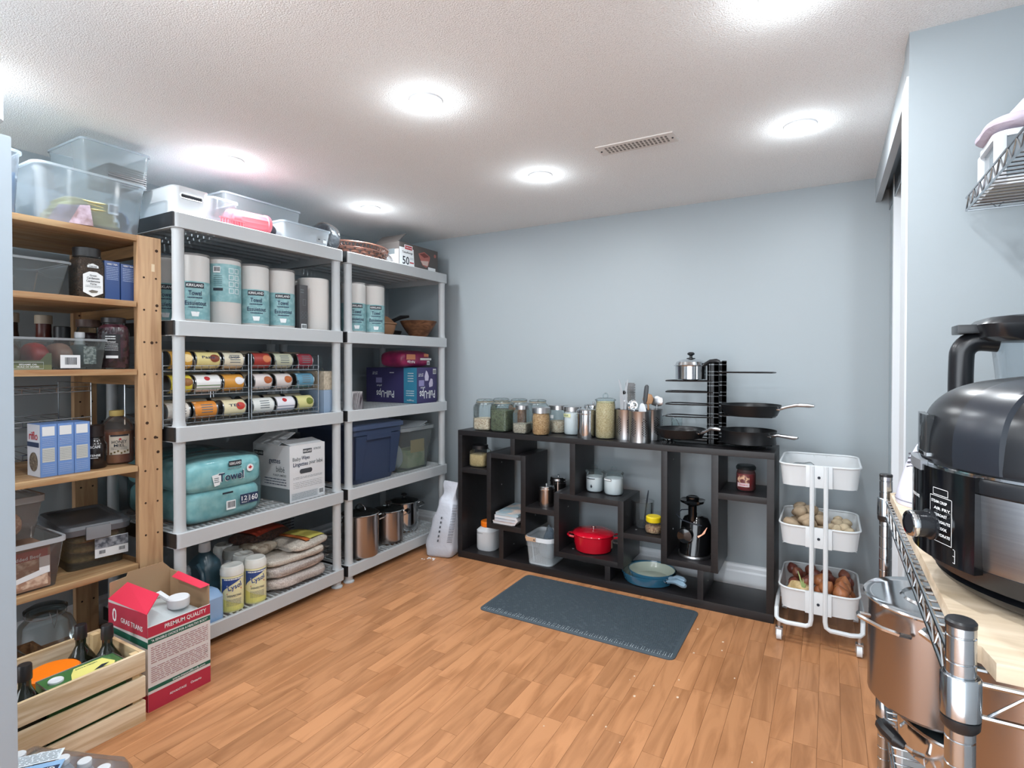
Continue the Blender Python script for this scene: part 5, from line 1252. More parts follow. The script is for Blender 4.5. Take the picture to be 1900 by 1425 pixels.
Face(p=(0, 0, 0), a=-1.9, R=.055).patch(-.012, .012, .09, .11, INKW, t, .001, 'label')
t = glassjar('steel_lid_jar', 'narrow jar of white flour with a green label and steel lid', -1.305, 2.97, Z8, .05, .166, 'steel', .97, M('flour', 'e2e4e8', .8), 2, .95, .024, group='glass jars on the black shelf')
fj = Face(p=(0, 0, 0), a=-1.95, R=.051); fj.patch(-.03, .03, .105, .125, M('label_sagegreen', 'c9cca0', .5), t, .001, 'label'); fj.text('FLOUR', -.0, .115, .035, .01, INKGR, t, .002)
def canister(label, x, y, z, r, h, m=STEEL, group='steel canisters'):
    t = thing('steel_canister', label, 'canister', (x, y, z), 0, group)
    hl = h * .2
    G().lathe([(r * .96, 0), (r * .98, .004), (r * .98, h - hl), (r * 1.02, h - hl + .002)], 36, cap1=False).build('body', m, t)
    G().lathe([(r * 1.04, h - hl - .002), (r * 1.05, h - hl + .003), (r, h - hl + .006), (r, h - .012), (r * .9, h - .006), (r * .3, h - .002), (0, h - .002)], 36, cap0=False).build('lid', STEEL, t)
    G().lathe([(.004, h - .003), (.005, h + .003), (.008, h + .007), (.0, h + .009)], 12).build('knob', STEEL, t)
    return t
canister('steel lidded canister in front, right of the flour jar', -1.19, 2.905, Z8, .054, .165)
canister('steel lidded canister behind, left of the tall jar', -1.20, 3.035, Z8, .054, .185)
glassjar('tall_jar', 'tall round jar full of couscous with a glass knob lid', -1.08, 2.915, Z8, .057, .25, 'glass', .97, QUIN, 2, .93, .04, group='glass jars on the black shelf')

# cutlery holders
def holder(label, x, y, r=.057, h=.165):
    t = thing('utensil_holder', label, 'utensil holder', (x, y, Z8), 0, 'perforated steel utensil holders')
    G().lathe([(r, 0), (r, h - .003), (r + .0015, h), (r - .002, h), (r - .003, .004), (0, .003)], 36, cap1=False).build('body', STEELB, t)
    g = G(); rows_ = 8
    for grp in range(6):
        for c_ in range(4):
            for k in range(rows_):
                if (c_ in (0, 3)) and k in (0, rows_ - 1): continue
                a = grp * pi / 3 + c_ * .13; zz = h * .2 + k * h * .075 + (c_ % 2) * h * .037
                Rm = Matrix.Rotation(a, 3, 'Z'); c0 = Rm @ Vector((r + .0002, 0, zz)); ty = Rm @ Vector((0, 1, 0))
                P = [c0 + ty * (.0032 * cos(q * pi / 3)) + Vector((0, 0, .0032 * sin(q * pi / 3))) + (Rm @ Vector((.0007, 0, 0))) for q in range(6)]
                g.quad(*[tuple(p) for p in P])
    g.build('perforations', M('perforation', '141416', .8), t, False)
    return t
holder('perforated steel holder left, with tongs and a grater', -.975, 2.945); holder('perforated steel holder in front, with ladle and spatula', -.872, 2.875); holder('perforated steel holder at the back right, with spoons', -.845, 3.01)
t = thing('tongs', 'steel locking tongs standing in the left holder', 'tongs', (-.975, 2.945, Z8 + .02)); 
g = G()
for s in (-1, 1): g.loft([[(-.008 + s * .010 + dx, -.03 + dy, zz) for dx, dy in ((-w_, 0), (w_, 0), (w_, .002), (-w_, .002))] for zz, w_ in ((0, .006), (.16, .008), (.2, .009), (.25, .005))] if False else [[(s * q + dx, -.035 + s * .004 + dy, zz) for dx, dy in ((-w_, 0), (w_, 0), (w_, .003), (-w_, .003))] for zz, w_, q in ((0, .006, .004), (.17, .009, .008), (.22, .010, .010), (.255, .006, .012), (.31, .003, .024))])
g.build('arms', STEELB, t); G().cyl((0, -.042, .19), (0, -.026, .19), .006, n=12).build('pivot', STEELB, t)
t = thing('grater', 'flat steel grater behind the tongs', 'grater', (-.955, 2.965, Z8 + .02), -.2); G().box(-.028, .028, 0, .0015, 0, .29).build('blade', STEELB, t, False); g = G()
for i in range(12):
    for j in range(4): g.box(-.022 + j * .013, -.016 + j * .013, -.001, .0, .11 + i * .0145, .116 + i * .0145)
for i in range(14): g.box(.028, .033, 0, .0015, .1 + i * .0135, .107 + i * .0135)
g.build('teeth', STEELB, t, False)
t = thing('peeler', 'black handled tool in the left holder', 'utensil', (-.95, 2.925, Z8 + .02)); G().tube([(.0, 0, .0), (.006, 0, .1), (-.004, 0, .17), (-.018, 0, .225)], .005, 8).build('shaft', STEELB, t); G().lathe([(0, .0), (.012, .004), (.014, .012), (.012, .022), (0, .026)], 14, mat=Matrix.Translation((-.02, 0, .225))).build('handle', PLK, t)
t = thing('ladle', 'round steel ladle leaning in the front holder', 'ladle', (-.895, 2.865, Z8 + .02), 0); b_ = G().lathe([(.0, -.022), (.018, -.016), (.028, .0), (.0265, .0), (.017, -.014), (0, -.019)], 20, mat=Matrix.Translation((-.01, -.01, .175)) @ Matrix.Rotation(radians(80), 4, 'X')).build('bowl', CHROME, t); G().tube([(.01, .0, .0), (.0, 0, .1), (-.006, 0, .15)], .0045, 8).build('shaft', CHROME, t)
t = thing('can_opener', 'white and steel utensil with a black handle in the front holder', 'utensil', (-.86, 2.88, Z8 + .02), .1)
G().loft([[(.0 + dx, dy, zz) for dx, dy in ((-w_, -.003), (w_, -.003), (w_, .003), (-w_, .003))] for zz, w_ in ((0, .016), (.15, .02), (.178, .012), (.185, .006))]).build('blade', PLW, t)
G().loft([[(.012 + .10 * (zz - .18) * 3.0 * .35 + dx, dy, zz) for dx, dy, _ in rrect(w_, .01, .004, 0, 2)] for zz, w_ in ((.182, .012), (.2, .022), (.25, .024), (.275, .022), (.284, .010))]).build('handle', M('handle_dark', '2e3236', .4), t)
t = thing('wooden_spoon', 'flat wooden spoon in the back right holder', 'spoon', (-.855, 3.0, Z8 + .02)); G().lathe([(0, .0), (.022, .006), (.03, .03), (.022, .055), (0, .062)], 16, mat=Matrix.Translation((-.01, 0, .17)) @ Matrix.Scale(.25, 4, Vector((0, 1, 0)))).cyl((0, 0, 0), (-.01, 0, .19), .005).build('spoon', M('spoon_wood', 'a9805c', .6), t)
t = thing('ladle', 'steel round spatula in the back right holder', 'utensil', (-.83, 3.02, Z8 + .02)); G().lathe([(0, .0), (.03, .008), (.036, .03), (.028, .05), (0, .058)], 18, mat=Matrix.Translation((.01, 0, .16)) @ Matrix.Scale(.12, 4, Vector((0, 1, 0)))).cyl((0, 0, 0), (.01, 0, .17), .004).build('spatula', STEELB, t)

# pan organiser rack
BM = M('black_metal', '1a1b1d', .35, .4)
RX, RY = -.514, 2.99
t = thing('pan_rack', 'black metal pan organiser rack with slotted uprights', 'rack', (RX, RY, Z8))
def upright(x0, x1, y0, y1, slots_z0, nm):
    # perforated channel: two side strips and a ladder of bars so the slots are real holes
    g = G(); w = x1 - x0
    g.box(x0, x0 + w * .15, y0, y1, 0, .432).box(x1 - w * .4, x1, y0, y1, 0, .432).box(x0 + w * .27, x0 + w * .33, y0, y1, 0, .432)
    n = 24
    for i in range(n): g.box(x0, x1, y0, y1, i * .432 / n, i * .432 / n + (.0135 if i % 3 else .018))
    return g.build(nm, BM, t, False)
upright(-.028, .027, -.044, -.041, 0, 'front_upright')
G().box(.025, .027, -.041, -.02, 0, .432).box(-.028, -.026, -.041, -.02, 0, .432).build('upright_flange', BM, t, False)
upright(-.005, .052, .044, .047, 0, 'rear_upright')
for zz, sd in ((.326, -1), (.268, -1), (.203, -1), (.139, -1), (.030, -1), (.372, 1), (.155, 1), (.018, 1)):
    g = G(); L_ = .235
    x_in, x_out = (.0, sd * L_) if sd < 0 else (.02, .02 + L_ + .02)
    g.tube([(x_in, -.041, zz), (x_out * .82, -.075, zz), (x_out, -.06, zz), (x_out + sd * .012, 0, zz), (x_out, .06, zz), (x_out * .82, .075, zz), (x_in + .02, .045, zz)], .0035, 6)
    g.build('tier_arm', BM, t)
G().tube([(-.23, -.06, .003), (.25, -.06, .003)], .003, 6).tube([(-.23, .06, .003), (.25, .06, .003)], .003, 6).tube([(-.23, -.06, .003), (-.23, .06, .003)], .003, 6).tube([(.25, -.06, .003), (.25, .06, .003)], .003, 6).build('base_frame', BM, t)
NS = M('nonstick', '141517', .36, spec=.3); NSI = M('nonstick_inner', '1a1c1f', .34, spec=.4)
t = thing('saucepan', 'small steel saucepan with a domed lid and black knob atop the rack', 'saucepan', (-.632, 2.985, Z8 + .3305))
G().lathe([(.068, 0), (.078, .006), (.079, .072), (.086, .074), (.077, .074), (.075, .008), (0, .006)], 36, cap1=False).build('body', STEEL, t)
G().lathe([(.087, .074), (.088, .077), (.080, .08), (.074, .095), (.055, .106), (.02, .112), (0, .113)], 36, cap0=False).build('lid', STEEL, t)
G().lathe([(.022, .112), (.022, .115), (.008, .118), (.007, .127), (.018, .134), (.019, .14), (.012, .146), (0, .147)], 20).build('knob', PLK, t)
G().tube([(.07, -.035, .076), (.085, -.05, .085), (.11, -.062, .098), (.14, -.07, .1), (.155, -.072, .096)], [.007, .009, .010, .011, .008], 8).build('handle', PLK, t)
frypan('frying_pan', 'black frying pan on the lowest left arm of the rack', -.663, 2.90, Z8 + .034, .123, .048, radians(-25), NS, NSI, STEELB, .11, rise=.015)
frypan('frying_pan', 'large black frying pan on the upper right arm of the rack', -.336, 2.95, Z8 + .159, .14, .055, radians(-16), NS, NSI, STEELB, .15, rise=.008)
frypan('deep_pan', 'deep black pan on the lowest right arm of the rack', -.346, 2.948, Z8 + .022, .130, .066, radians(-30), NS, NSI, STEELB, .13, flare=.9, rise=-.012)
t = thing('trivet', 'black cast trivet with curled feet under the left frying pan', 'trivet', (-.72, 2.88, Z8)); g = G()
for i in range(3): g.tube([(-.03 + i * .02, -.02, .0), (-.025 + i * .02, -.018, .012), (-.03 + i * .022, .0, .02), (-.02 + i * .02, .02, .012), (-.02 + i * .02, .02, .0)], .003, 6)
g.build('trivet', BM, t)
t = thing('pan_cover', 'clear glass cover standing behind the left frying pan', 'cover', (-.775, 3.04, Z8 + .004)); G().lathe([(.0, .012), (.05, .009), (.07, .0)], 28, cap0=False, cap1=False, mat=Matrix.Translation((0, 0, .06)) @ Matrix.Rotation(radians(72), 4, 'X')).build('glass', GLASS, t); G().tube([(.07 * cos(a), .0 + .0216 * sin(a), .06 + .0666 * sin(a)) for a in [k * pi / 14 for k in range(28)]], .003, 6, True).build('steel_rim', STEEL, t)
t = thing('measuring_jug', 'small clear square measuring beaker behind the rack arms', 'beaker', (-.72, 3.05, Z8)); G().loft([rrect(.05, .04, .012, 0), rrect(.055, .045, .014, .12)], True, False).build('body', GLASS, t)

# ---- inside the black shelf
glassjar('storage_jar', 'wide jar of tan flour in the top left cell of the black shelf', -1.915, 2.915, .5675, .060, .135, 'black', .62, grainy('tan_flour', 'cbb182', 'b39666', 300), 4, .75, .02, sag=.006)
t = thing('orange_lid_jar', 'white powder jar with an orange lid in the lower left cell', 'jar', (-1.875, 2.945, .0425)); G().loft([rrect(.125, .125, .05, 0, 6), rrect(.135, .135, .055, .01, 6), rrect(.135, .135, .055, .12, 6), rrect(.09, .09, .04, .14, 6), rrect(.08, .08, .0399, .145, 6)], True, True).build('body', M('powder_white', 'c4c8cc', .3), t)
G().lathe([(.045, .143), (.047, .148), (.047, .172), (.043, .175), (0, .175)], 28).build('lid', M('orange_plastic'), t); Face((0, -.0678, .11), -pi / 2).text('BESAN', -.02, 0, .04, .008, INKG, t, .001)
t = canister('copper toned steel canister in front, in the middle left cell', -1.44, 2.90, .3795, .046, .125, COPPERY); canister('dark shaded steel canister behind the copper toned one', -1.425, 3.035, .3795, .05, .155)
for i, (lab, col) in enumerate((('bottom', 'c8c4c4'), ('second', 'b8bcc4'), ('third', 'd0d2d6'), ('top', '9fb0b8'))):
    t = thing('magazine', lab + ' magazine of the curled stack in the tall left cell', 'magazine', (-1.675 + .004 * i, 2.955, .2475 + i * .018), .06 * (i % 2) - .02, 'magazines stacked in the black shelf')
    g = G()
    def row(zz, k0=0): return [(-.088, zz), (.04, zz), (.062, zz + .004), (.078, zz + .014 + .004 * (3 - i)), (.084, zz + .03)]
    A = row(0); B = row(.0155)
    out = [(x_, z_) for x_, z_ in A] + [(x_ - .006, z_) for x_, z_ in reversed(B)]
    if i: out = [(-.088, 0), (.06, 0), (.066, .006), (.064, .0155), (-.088, .0155)]
    g.loft([[(x_, y_, z_) for x_, z_ in out] for y_ in (-.125, .13)]).build('pages', M('page_' + col, col, .6), t, False)
    c_ = G().box(-.0885, .0645, -.127, .131, .0157, .0165); c_.build('cover', M('cover_%d' % i, ('a86a62', '8fa0ac', 'c9ced2', '93a8b2')[i], .35, noise_=(14, 'd9c2b4', .45, .6)), t, False)
t = thing('mesh_basket', 'white wire mesh basket with a wooden handle under the middle left cells', 'basket', (-1.455, 2.928, .0425), 0)
WM = M('white_wire', 'b9c0c4', .4)
def basket_mesh(w0, d0, w1, d1, h):
    g = G(); n0 = rrect(w0, d0, .04, .0, 8); n1 = rrect(w1, d1, .045, h, 8); m_ = len(n0)
    Q = [(Vector(a), Vector(b)) for a, b in zip(n0, n1)]
    # densify perimeter
    P0 = []; P1 = []
    for i in range(m_):
        a0, b0 = Q[i]; a1, b1 = Q[(i + 1) % m_]; L_ = (b1 - b0).length; k = max(1, int(L_ / .006))
        for j in range(k): P0.append(a0.lerp(a1, j / k)); P1.append(b0.lerp(b1, j / k))
    N_ = len(P0); rows_ = int(h / .006)
    for s in (-1, 1):
        for i in range(0, N_, 1):
            for r_ in range(rows_):
                A_ = P0[(i + s * r_ // 2) % N_].lerp(P1[(i + s * r_ // 2) % N_], r_ / rows_); k2 = (i + s * (r_ + 1) // 2) % N_; B_ = P0[k2].lerp(P1[k2], (r_ + 1) / rows_)
                if (i + r_) % 2 == 0: g.quad(A_ + Vector((0, 0, -.0006)), B_ + Vector((0, 0, -.0006)), B_ + Vector((0, 0, .0009)), A_ + Vector((0, 0, .0009)))
    return g
# mesh panel as a thin perforated-looking sheet: rods every few millimetres
g = G()
P0, P1 = [], []
n0 = rrect(.155, .19, .035, 0, 6); n1 = rrect(.182, .22, .045, .15, 6)
for i in range(len(n0)):
    a0, a1, b0, b1 = Vector(n0[i]), Vector(n0[(i + 1) % len(n0)]), Vector(n1[i]), Vector(n1[(i + 1) % len(n0)])
    k = max(1, round((b1 - b0).length / .0055))
    for j in range(k): P0.append(a0.lerp(a1, j / k)); P1.append(b0.lerp(b1, j / k))
NN = len(P0)
for i in range(NN):
    j = (i + 1) % NN; dv = (P1[j] - P1[i]) * .18; du = (P0[j] - P0[i]) * .18
    g.quad(P0[i] - du, P0[i] + du, P1[i] + dv, P1[i] - dv)
for r_ in range(1, 26):
    q = r_ / 26; q2 = q + .010
    for i in range(NN):
        j = (i + 1) % NN
        g.quad(P0[i].lerp(P1[i], q), P0[j].lerp(P1[j], q), P0[j].lerp(P1[j], q2), P0[i].lerp(P1[i], q2))
o = g.build('mesh_sides', WM, t, False)
G().loft([rrect(.14, .17, .03, .0), rrect(.156, .191, .035, .004), rrect(.158, .194, .036, .014)], True, False).tube([(-.03, -.098, .02), (-.035, -.112, .14)], .003, 5).build('base_pan', WM, t)
G().loft([rrect(.182, .222, .046, .14), rrect(.186, .226, .048, .14), rrect(.188, .228, .048, .165), rrect(.182, .222, .046, .165)], False, False).build('rim_band', PLW, t)
WH = M('wood_handle', 'b9977a', .55)
G().loft([[(x_, y_, z_) for z_ in (.148, .166)] for x_, y_ in ((-.02, -.118), (-.06, -.118), (-.085, -.105), (-.098, -.07), (-.098, .06))] , False, False, False).build('handle_band', WH, t)
G().box(-.072, -.01, -.122, -.116, .142, .165, bevel=.002).build('handle_end', WH, t); G().cyl((-.018, -.124, .154), (-.018, -.119, .154), .004, n=10).build('rivet', INKK, t)
t2 = thing('clear_bags', 'crumpled clear and white bags standing in the mesh basket', 'bag', (-1.44, 2.93, .058)); pillow(.11, .1, .12, 2.4, 14, .02, 101, 2, 14).build('bag', thin('bag_white', 'f4fafc', .4, 'dfe6ea', .15), t2)
p = pillow(.06, .05, .2, 2.4, 12, .02, 102, 2, 14); p.build('bag_upright', thin('bag_grey', 'd8e2ea', .35, 'a8b6c4', .1), t2)
RED = M('enamel_red', 'b80f24', .12, coat=.5); REDI = M('enamel_red_lid', 'c01228', .1, coat=.6)
t = thing('dutch_oven', 'bright red enamel casserole with a lid in the centre cell', 'casserole', (-1.165, 2.955, .1515)); G().lathe([(.09, 0), (.103, .006), (.113, .05), (.116, .092), (.118, .094), (.114, .094)], 40, cap1=False).build('body', RED, t)
G().lathe([(.119, .094), (.121, .098), (.118, .102), (.1, .110), (.06, .117), (0, .119)], 40, cap0=False).build('lid', REDI, t); G().lathe([(.006, .118), (.006, .124), (.013, .13), (.013, .135), (0, .137)], 16).build('knob', STEEL, t)
for a in (pi * 1.12, pi * .12):
    R = Matrix.Rotation(a, 3, 'Z'); G().tube([R @ Vector(p) for p in ((.112, -.035, .078), (.135, -.032, .082), (.146, -.015, .084), (.146, .015, .084), (.135, .032, .082), (.112, .035, .078))], .0065, 8).build('handle', RED, t)
Face(p=(0, 0, 0), a=-.15, R=.1165).patch(-.008, .008, .03, .075, M('tag_tan', 'a08878', .6), t, .001, 'tag')
SUG = M('sugar', 'e4e6ea', .75)
t = glassjar('knob_jar', 'glass knob jar of sugar, left one of the pair', -1.165, 2.975, .4835, .052, .15, 'glass', .78, SUG, 2, .93, .04, group='glass knob jars of white powder'); Face(p=(0, 0, 0), a=-1.6, R=.053).lines(-.03, .02, .075, .083, 1, INKK, t, .002, .6); Face(p=(0, 0, 0), a=-1.6, R=.053).poly([(.0, .025), (.007, .035), (0, .048), (-.006, .035)], INKK, t, .002)
t = glassjar('knob_jar', 'glass knob jar of sugar with a framed label, right one', -1.045, 2.955, .4835, .055, .155, 'glass', .80, SUG, 2, .93, .04, group='glass knob jars of white powder')
fk = Face(p=(0, 0, 0), a=-1.95, R=.056); fk.patch(-.026, .026, .082, .094, INKK, t, .0018, 'label_frame'); fk.patch(-.024, .024, .084, .092, INKW, t, .0024, 'label')
t = thing('carafe', 'clear beaker holding a dark pen, behind the yellow lidded jar', 'beaker', (-.885, 2.985, .3175)); G().lathe([(0, .004), (.05, .002), (.054, .01), (.058, .14), (.060, .143)], 28, cap0=False, cap1=False).build('glass', thin('beaker_glass', 'dfe3e4', .08), t)
t = thing('pen', 'black marker standing in the clear beaker', 'pen', (-.87, 2.975, .3225)); G().cyl((-.01, 0, 0), (.012, 0, .17), .004).cyl((.012, 0, .17), (.016, 0, .2), .0042, .002).build('pen', INKK, t)
t = glassjar('yellow_lid_jar', 'small glass jar with a bright yellow lid in the small cell', -.805, 2.905, .3175, .046, .088, 'none', .55, grainy('spice_mix', 'd9b48c', '8a5a44', 150), 2, .82, .026)
G().lathe([(.038, .058), (.040, .062), (.040, .084), (.036, .088), (0, .087)], 28).build('lid', M('yellow_plastic', 'e2c81e', .4), t)
t = glassjar('candle_jar', 'red jar candle with a glass lid in the upper right cell', -.355, 2.945, .5875, .045, .128, 'none', .8, M('wax_red', '8f1f2c', .35), 2, .88, .022, gm=thin('candle_glass', 'e0b0b0', .06))
G().lathe([(.038, .104), (.046, .106), (.047, .116), (.04, .126), (0, .128)], 28).build('lid', GLASSD, t); fc = Face(p=(0, 0, 0), a=-1.75, R=.0455); fc.patch(-.03, .03, .022, .082, M('candle_label', '6a3236', .4, noise_=(60, 'd9b090', .5, .62)), t, .001, 'label'); fc.patch(-.029, .029, .024, .042, M('label_pink', 'd8c0c4', .5), t, .0016, 'label_strip'); fc.text('CINNAMON', 0, .033, .04, .007, INKR, t, .002)
# blue enamel skillets
BE = M('enamel_blue', '2f6480', .15, coat=.4); BEH = M('enamel_handle', '7f97a8', .3); CRI = M('enamel_cream', 'c4cdbf', .18, coat=.4)
frypan('skillet', 'large teal blue enamel skillet on the bottom board of the black shelf', -.845, 2.955, .0425, .148, .052, radians(-32), BE, CRI, BEH, .12, flare=.8, rise=.004, mat_handle_w=.014, group='teal enamel skillets')
frypan('skillet', 'smaller teal blue enamel skillet nested in the large one', -.825, 2.945, .052, .124, .056, radians(-27), BE, CRI, BEH, .10, flare=.75, rise=.006, mat_handle_w=.013, group='teal enamel skillets')
# juicer
GB = M('gloss_black', '0d0e10', .08, coat=.5)
t = thing('juicer', 'glossy black slow juicer with a feed tray in the tall right cell', 'juicer', (-.600, 2.955, .2205))
def ell(w, d, z, n=28, cx=0, cy=0): return [(cx + w / 2 * cos(2 * pi * k / n), cy + d / 2 * sin(2 * pi * k / n), z) for k in range(n)]
G().loft([ell(.166, .2, 0), ell(.172, .206, .008), ell(.168, .2, .016)]).build('base_ring', STEELB, t)
G().loft([ell(.155, .19, .014), ell(.158, .19, .022), ell(.156, .15, .10, cy=.015), ell(.148, .13, .16, cy=.02), ell(.12, .11, .19, cy=.02), ell(.07, .07, .205, cy=.01)]).build('body', GB, t)
G().lathe([(.0, -.005), (.036, 0), (.038, .01), (.038, .08), (0, .09)], 24, mat=Matrix.Translation((-.035, -.095, .115)) @ Matrix.Rotation(radians(-90), 4, 'X')).build('drum', GB, t)
G().lathe([(.022, .14), (.022, .255), (.026, .262)], 20, -.01, -.02, cap1=False).build('feed_tube', GB, t)
G().loft([rrect(.05, .05, .024, .258, 4, -.01, -.02), rrect(.115, .09, .03, .278, 4, -.01, -.02), rrect(.12, .095, .03, .29, 4, -.01, -.02), rrect(.09, .07, .02, .286, 4, -.01, -.02)]).build('feed_tray', GB, t)
G().lathe([(.030, .286), (.032, .292), (.032, .304), (.026, .308), (.02, .304), (0, .303)], 24, -.01, -.02).build('pusher', GB, t)
G().tube([(.0, -.015, .24), (-.07, -.0, .225), (-.09, -.03, .205), (-.06, -.05, .185), (.0, -.052, .172), (.04, -.04, .165)], .003, 6).build('power_cord', INKK, t)
G().loft([[(.025, -.076, .12), (.045, -.072, .13), (.068, -.055, .165)], [(.03, -.079, .112), (.06, -.07, .135), (.07, -.058, .165)]], False, False, False).build('copper_accent', M('copper_accent', 'c48a72', .3, .6), t)

# ================================================================== trolley
CWHT = M('trolley_white', 'cfd4d7', .35)
TX, TY = -.034, 2.86
t = thing('trolley', 'white three tier metal utility trolley of potatoes and onions', 'trolley', (TX, TY, 0))
for (zb, zt) in ((.685, .778), (.427, .512), (.143, .235)):
    w0, d0, w1, d1 = .285, .345, .305, .37
    g = G(); g.loft([rrect(w0, d0, .045, zb, 6), rrect(w1, d1, .055, zt, 6)], False, False); tr = g.build('tray', CWHT, t)
    G().tube([(p[0], p[1], zt) for p in rrect(w1 + .002, d1 + .002, .055, 0, 6)], .0045, 8, True).build('tray_rim', CWHT, tr)
    g = G()
    for i in range(19):
        for s in (-1, 1):
            a = -.26 + i * .029
            P = []
            for q in range(2):
                yy = (-1 if q == 0 else 1) * d0 / 2; xx = a + s * yy
                P.append((xx, yy))
            (xa, ya), (xb, yb) = P
            # clip to the tray width
            def clip(xa, ya, xb, yb):
                lim = w0 / 2 - .003
                if xa == xb: return None
                def at(x): return ya + (yb - ya) * (x - xa) / (xb - xa)
                lo, hi = (xa, xb) if xa < xb else (xb, xa)
                lo2, hi2 = max(lo, -lim), min(hi, lim)
                if hi2 - lo2 < .005: return None
                return lo2, at(lo2), hi2, at(hi2)
            c_ = clip(xa, ya, xb, yb)
            if c_: 
                dx_, dy_ = c_[2] - c_[0], c_[3] - c_[1]; l_ = sqrt(dx_ * dx_ + dy_ * dy_); nx, ny = -dy_ / l_ * .002, dx_ / l_ * .002
                g.quad((c_[0] - nx, c_[1] - ny, zb + .002), (c_[2] - nx, c_[3] - ny, zb + .002), (c_[2] + nx, c_[3] + ny, zb + .002), (c_[0] + nx, c_[1] + ny, zb + .002))
    g.build('mesh_bottom', CWHT, tr, False)
    G().box(-.050, .050, -d1 / 2 - .008, -d1 / 2 + .006, zb + .002, zt + .004, bevel=.003).build('bracket', CWHT, tr)
    G().cyl((0, -d1 / 2 - .010, (zb + zt) / 2), (0, -d1 / 2 - .007, (zb + zt) / 2), .006, n=12).build('bolt', INKK, tr)
for sy in (-1, 1):
    for sx in (-1, 1):
        yy = sy * .192
        g = G()
        pts = [(sx * .026, yy, .78), (sx * .026, yy, .12), (sx * .030, yy, .098), (sx * .045, yy, .088), (sx * .12, yy - sy * .0, .086), (sx * .150, yy - sy * .012, .086), (sx * .162, yy - sy * .03, .09), (sx * .164, yy - sy * .06, .12)]
        g.tube(pts[:3] + pts[3:], .0095, 8); g.build('frame_tube', CWHT, t)
for sx in (-1, 1):
    G().tube([(sx * .164, .13, .12), (sx * .166, 0, .13), (sx * .164, -.13, .12)], .0095, 8).build('side_tube', CWHT, t)
    for sy in (-1, 1):
        cx_, cy_ = sx * .150, sy * .178
        c = G().box(cx_ - .014, cx_ + .014, cy_ - .012, cy_ + .012, .048, .056).cyl((cx_, cy_, .055), (cx_, cy_, .08), .008).box(cx_ - .0145, cx_ - .0125, cy_ - .012, cy_ + .012, .02, .05).box(cx_ + .0125, cx_ + .0145, cy_ - .012, cy_ + .012, .02, .05).build('caster', STEELB, t)
        G().cyl((cx_ - .010, cy_, .0245), (cx_ + .010, cy_, .0245), .0245, n=20).build('wheel', PLW, c)
t2 = thing('clear_bag', 'crumpled clear plastic bag in the top tray of the trolley', 'bag', (TX - .06, TY - .06, .689)); pillow(.15, .12, .08, 2.3, 14, .022, 120, 2, 14).build('bag', FILM, t2)
# potatoes, onions
POT = M('potato', 'b59f84', .75, noise_=(18, '8f7a62', .4, .7), bump=(60, .3, .003), rnd=.12); POTL = M('potato_pale', 'cdbb9c', .75, noise_=(18, 'a8927a', .4, .7), rnd=.1); ONI = M('onion_skin', 'b9794e', .35, grain=((8, 8, 1), '8a4f30', .3, .7), rnd=.16); SHAL = M('red_onion', '9c5f46', .38, grain=((8, 8, 1), '5e2c28', .3, .7), rnd=.16); GAR = M('garlic', 'd2b98c', .7, bump=(40, .6, .004), noise_=(30, 'a88f60', .4, .6))
def blob_mesh(name, m, sx, sy, sz, seed, tip=0.):
    g = G(); rings = []; n = 10
    for i in range(n + 1):
        ph = -pi / 2 + pi * i / n; ring = []
        for k in range(14):
            a = 2 * pi * k / 14; p = Vector((cos(ph) * cos(a) * sx, cos(ph) * sin(a) * sy, sin(ph) * sz))
            if tip and i > n - 3: p.x *= .55; p.y *= .55; p.z = sz * (1 + tip * (i - (n - 3)) / 3)
            if not tip: p += noise.noise_vector(p * 30 + Vector((seed, 0, 0))) * .006
            ring.append(tuple(p))
        rings.append(ring)
    g.loft(rings); o = g.build(name, m, None); me = o.data; bpy.data.objects.remove(o); return me
rr = random.Random(21)
pm_ = [blob_mesh('potato', POT, .030, .036, .026, s) for s in range(4)]; pl_ = [blob_mesh('potato', POTL, .022, .025, .021, s) for s in range(3)]
om_ = blob_mesh('onion', ONI, .031, .031, .029, 1, .45); sm_ = blob_mesh('onion', SHAL, .025, .025, .025, 2, .22)
def scatter(name, lab, cat, group, meshes, area, z0, layers, minr):
    out = []
    for L_ in range(layers):
        tries = 0; here = []
        while tries < 400:
            tries += 1
            x_, y_ = rr.uniform(area[0], area[1]), rr.uniform(area[2], area[3])
            if all((x_ - a) ** 2 + (y_ - b) ** 2 > minr ** 2 for a, b in here):
                here.append((x_, y_))
                o = bpy.data.objects.new(name, rr.choice(meshes)); C.objects.link(o); o.location = (x_, y_, z0 + L_ * minr * .72 + rr.uniform(-.003, .003)); o.rotation_euler = (rr.uniform(-.6, .6), rr.uniform(-.6, .6), rr.uniform(0, 6))
                o['label'] = lab; o['category'] = cat; o['group'] = group; out.append(o)
    return out
scatter('potato', 'brown potato in the left half of the middle trolley tray', 'potato', 'potatoes in the trolley', pm_, (TX - .105, TX + .01, TY - .13, TY + .13), .458, 2, .062)
scatter('potato', 'small pale potato in the right half of the middle trolley tray', 'potato', 'small potatoes in the trolley', pl_, (TX + .04, TX + .115, TY - .14, TY + .13), .453, 2, .048)
for (x_, y_) in ((-.08, .08), (-.04, .03), (-.075, .0)):
    o = bpy.data.objects.new('potato', pm_[0]); C.objects.link(o); o.location = (TX + x_, TY + y_, .535); o.rotation_euler = (.3, .4, x_ * 40); o['label'] = 'brown potato heaped high at the back left of the middle tray'; o['category'] = 'potato'; o['group'] = 'heaped potatoes'
scatter('onion', 'golden brown onion in the bottom trolley tray', 'onion', 'onions in the trolley', [om_], (TX + .0, TX + .115, TY - .14, TY + .0), .186, 2, .060)
scatter('onion', 'small reddish onion at the back of the bottom trolley tray', 'onion', 'red onions in the trolley', [sm_], (TX - .115, TX + .115, TY + .045, TY + .14), .186, 2, .05)
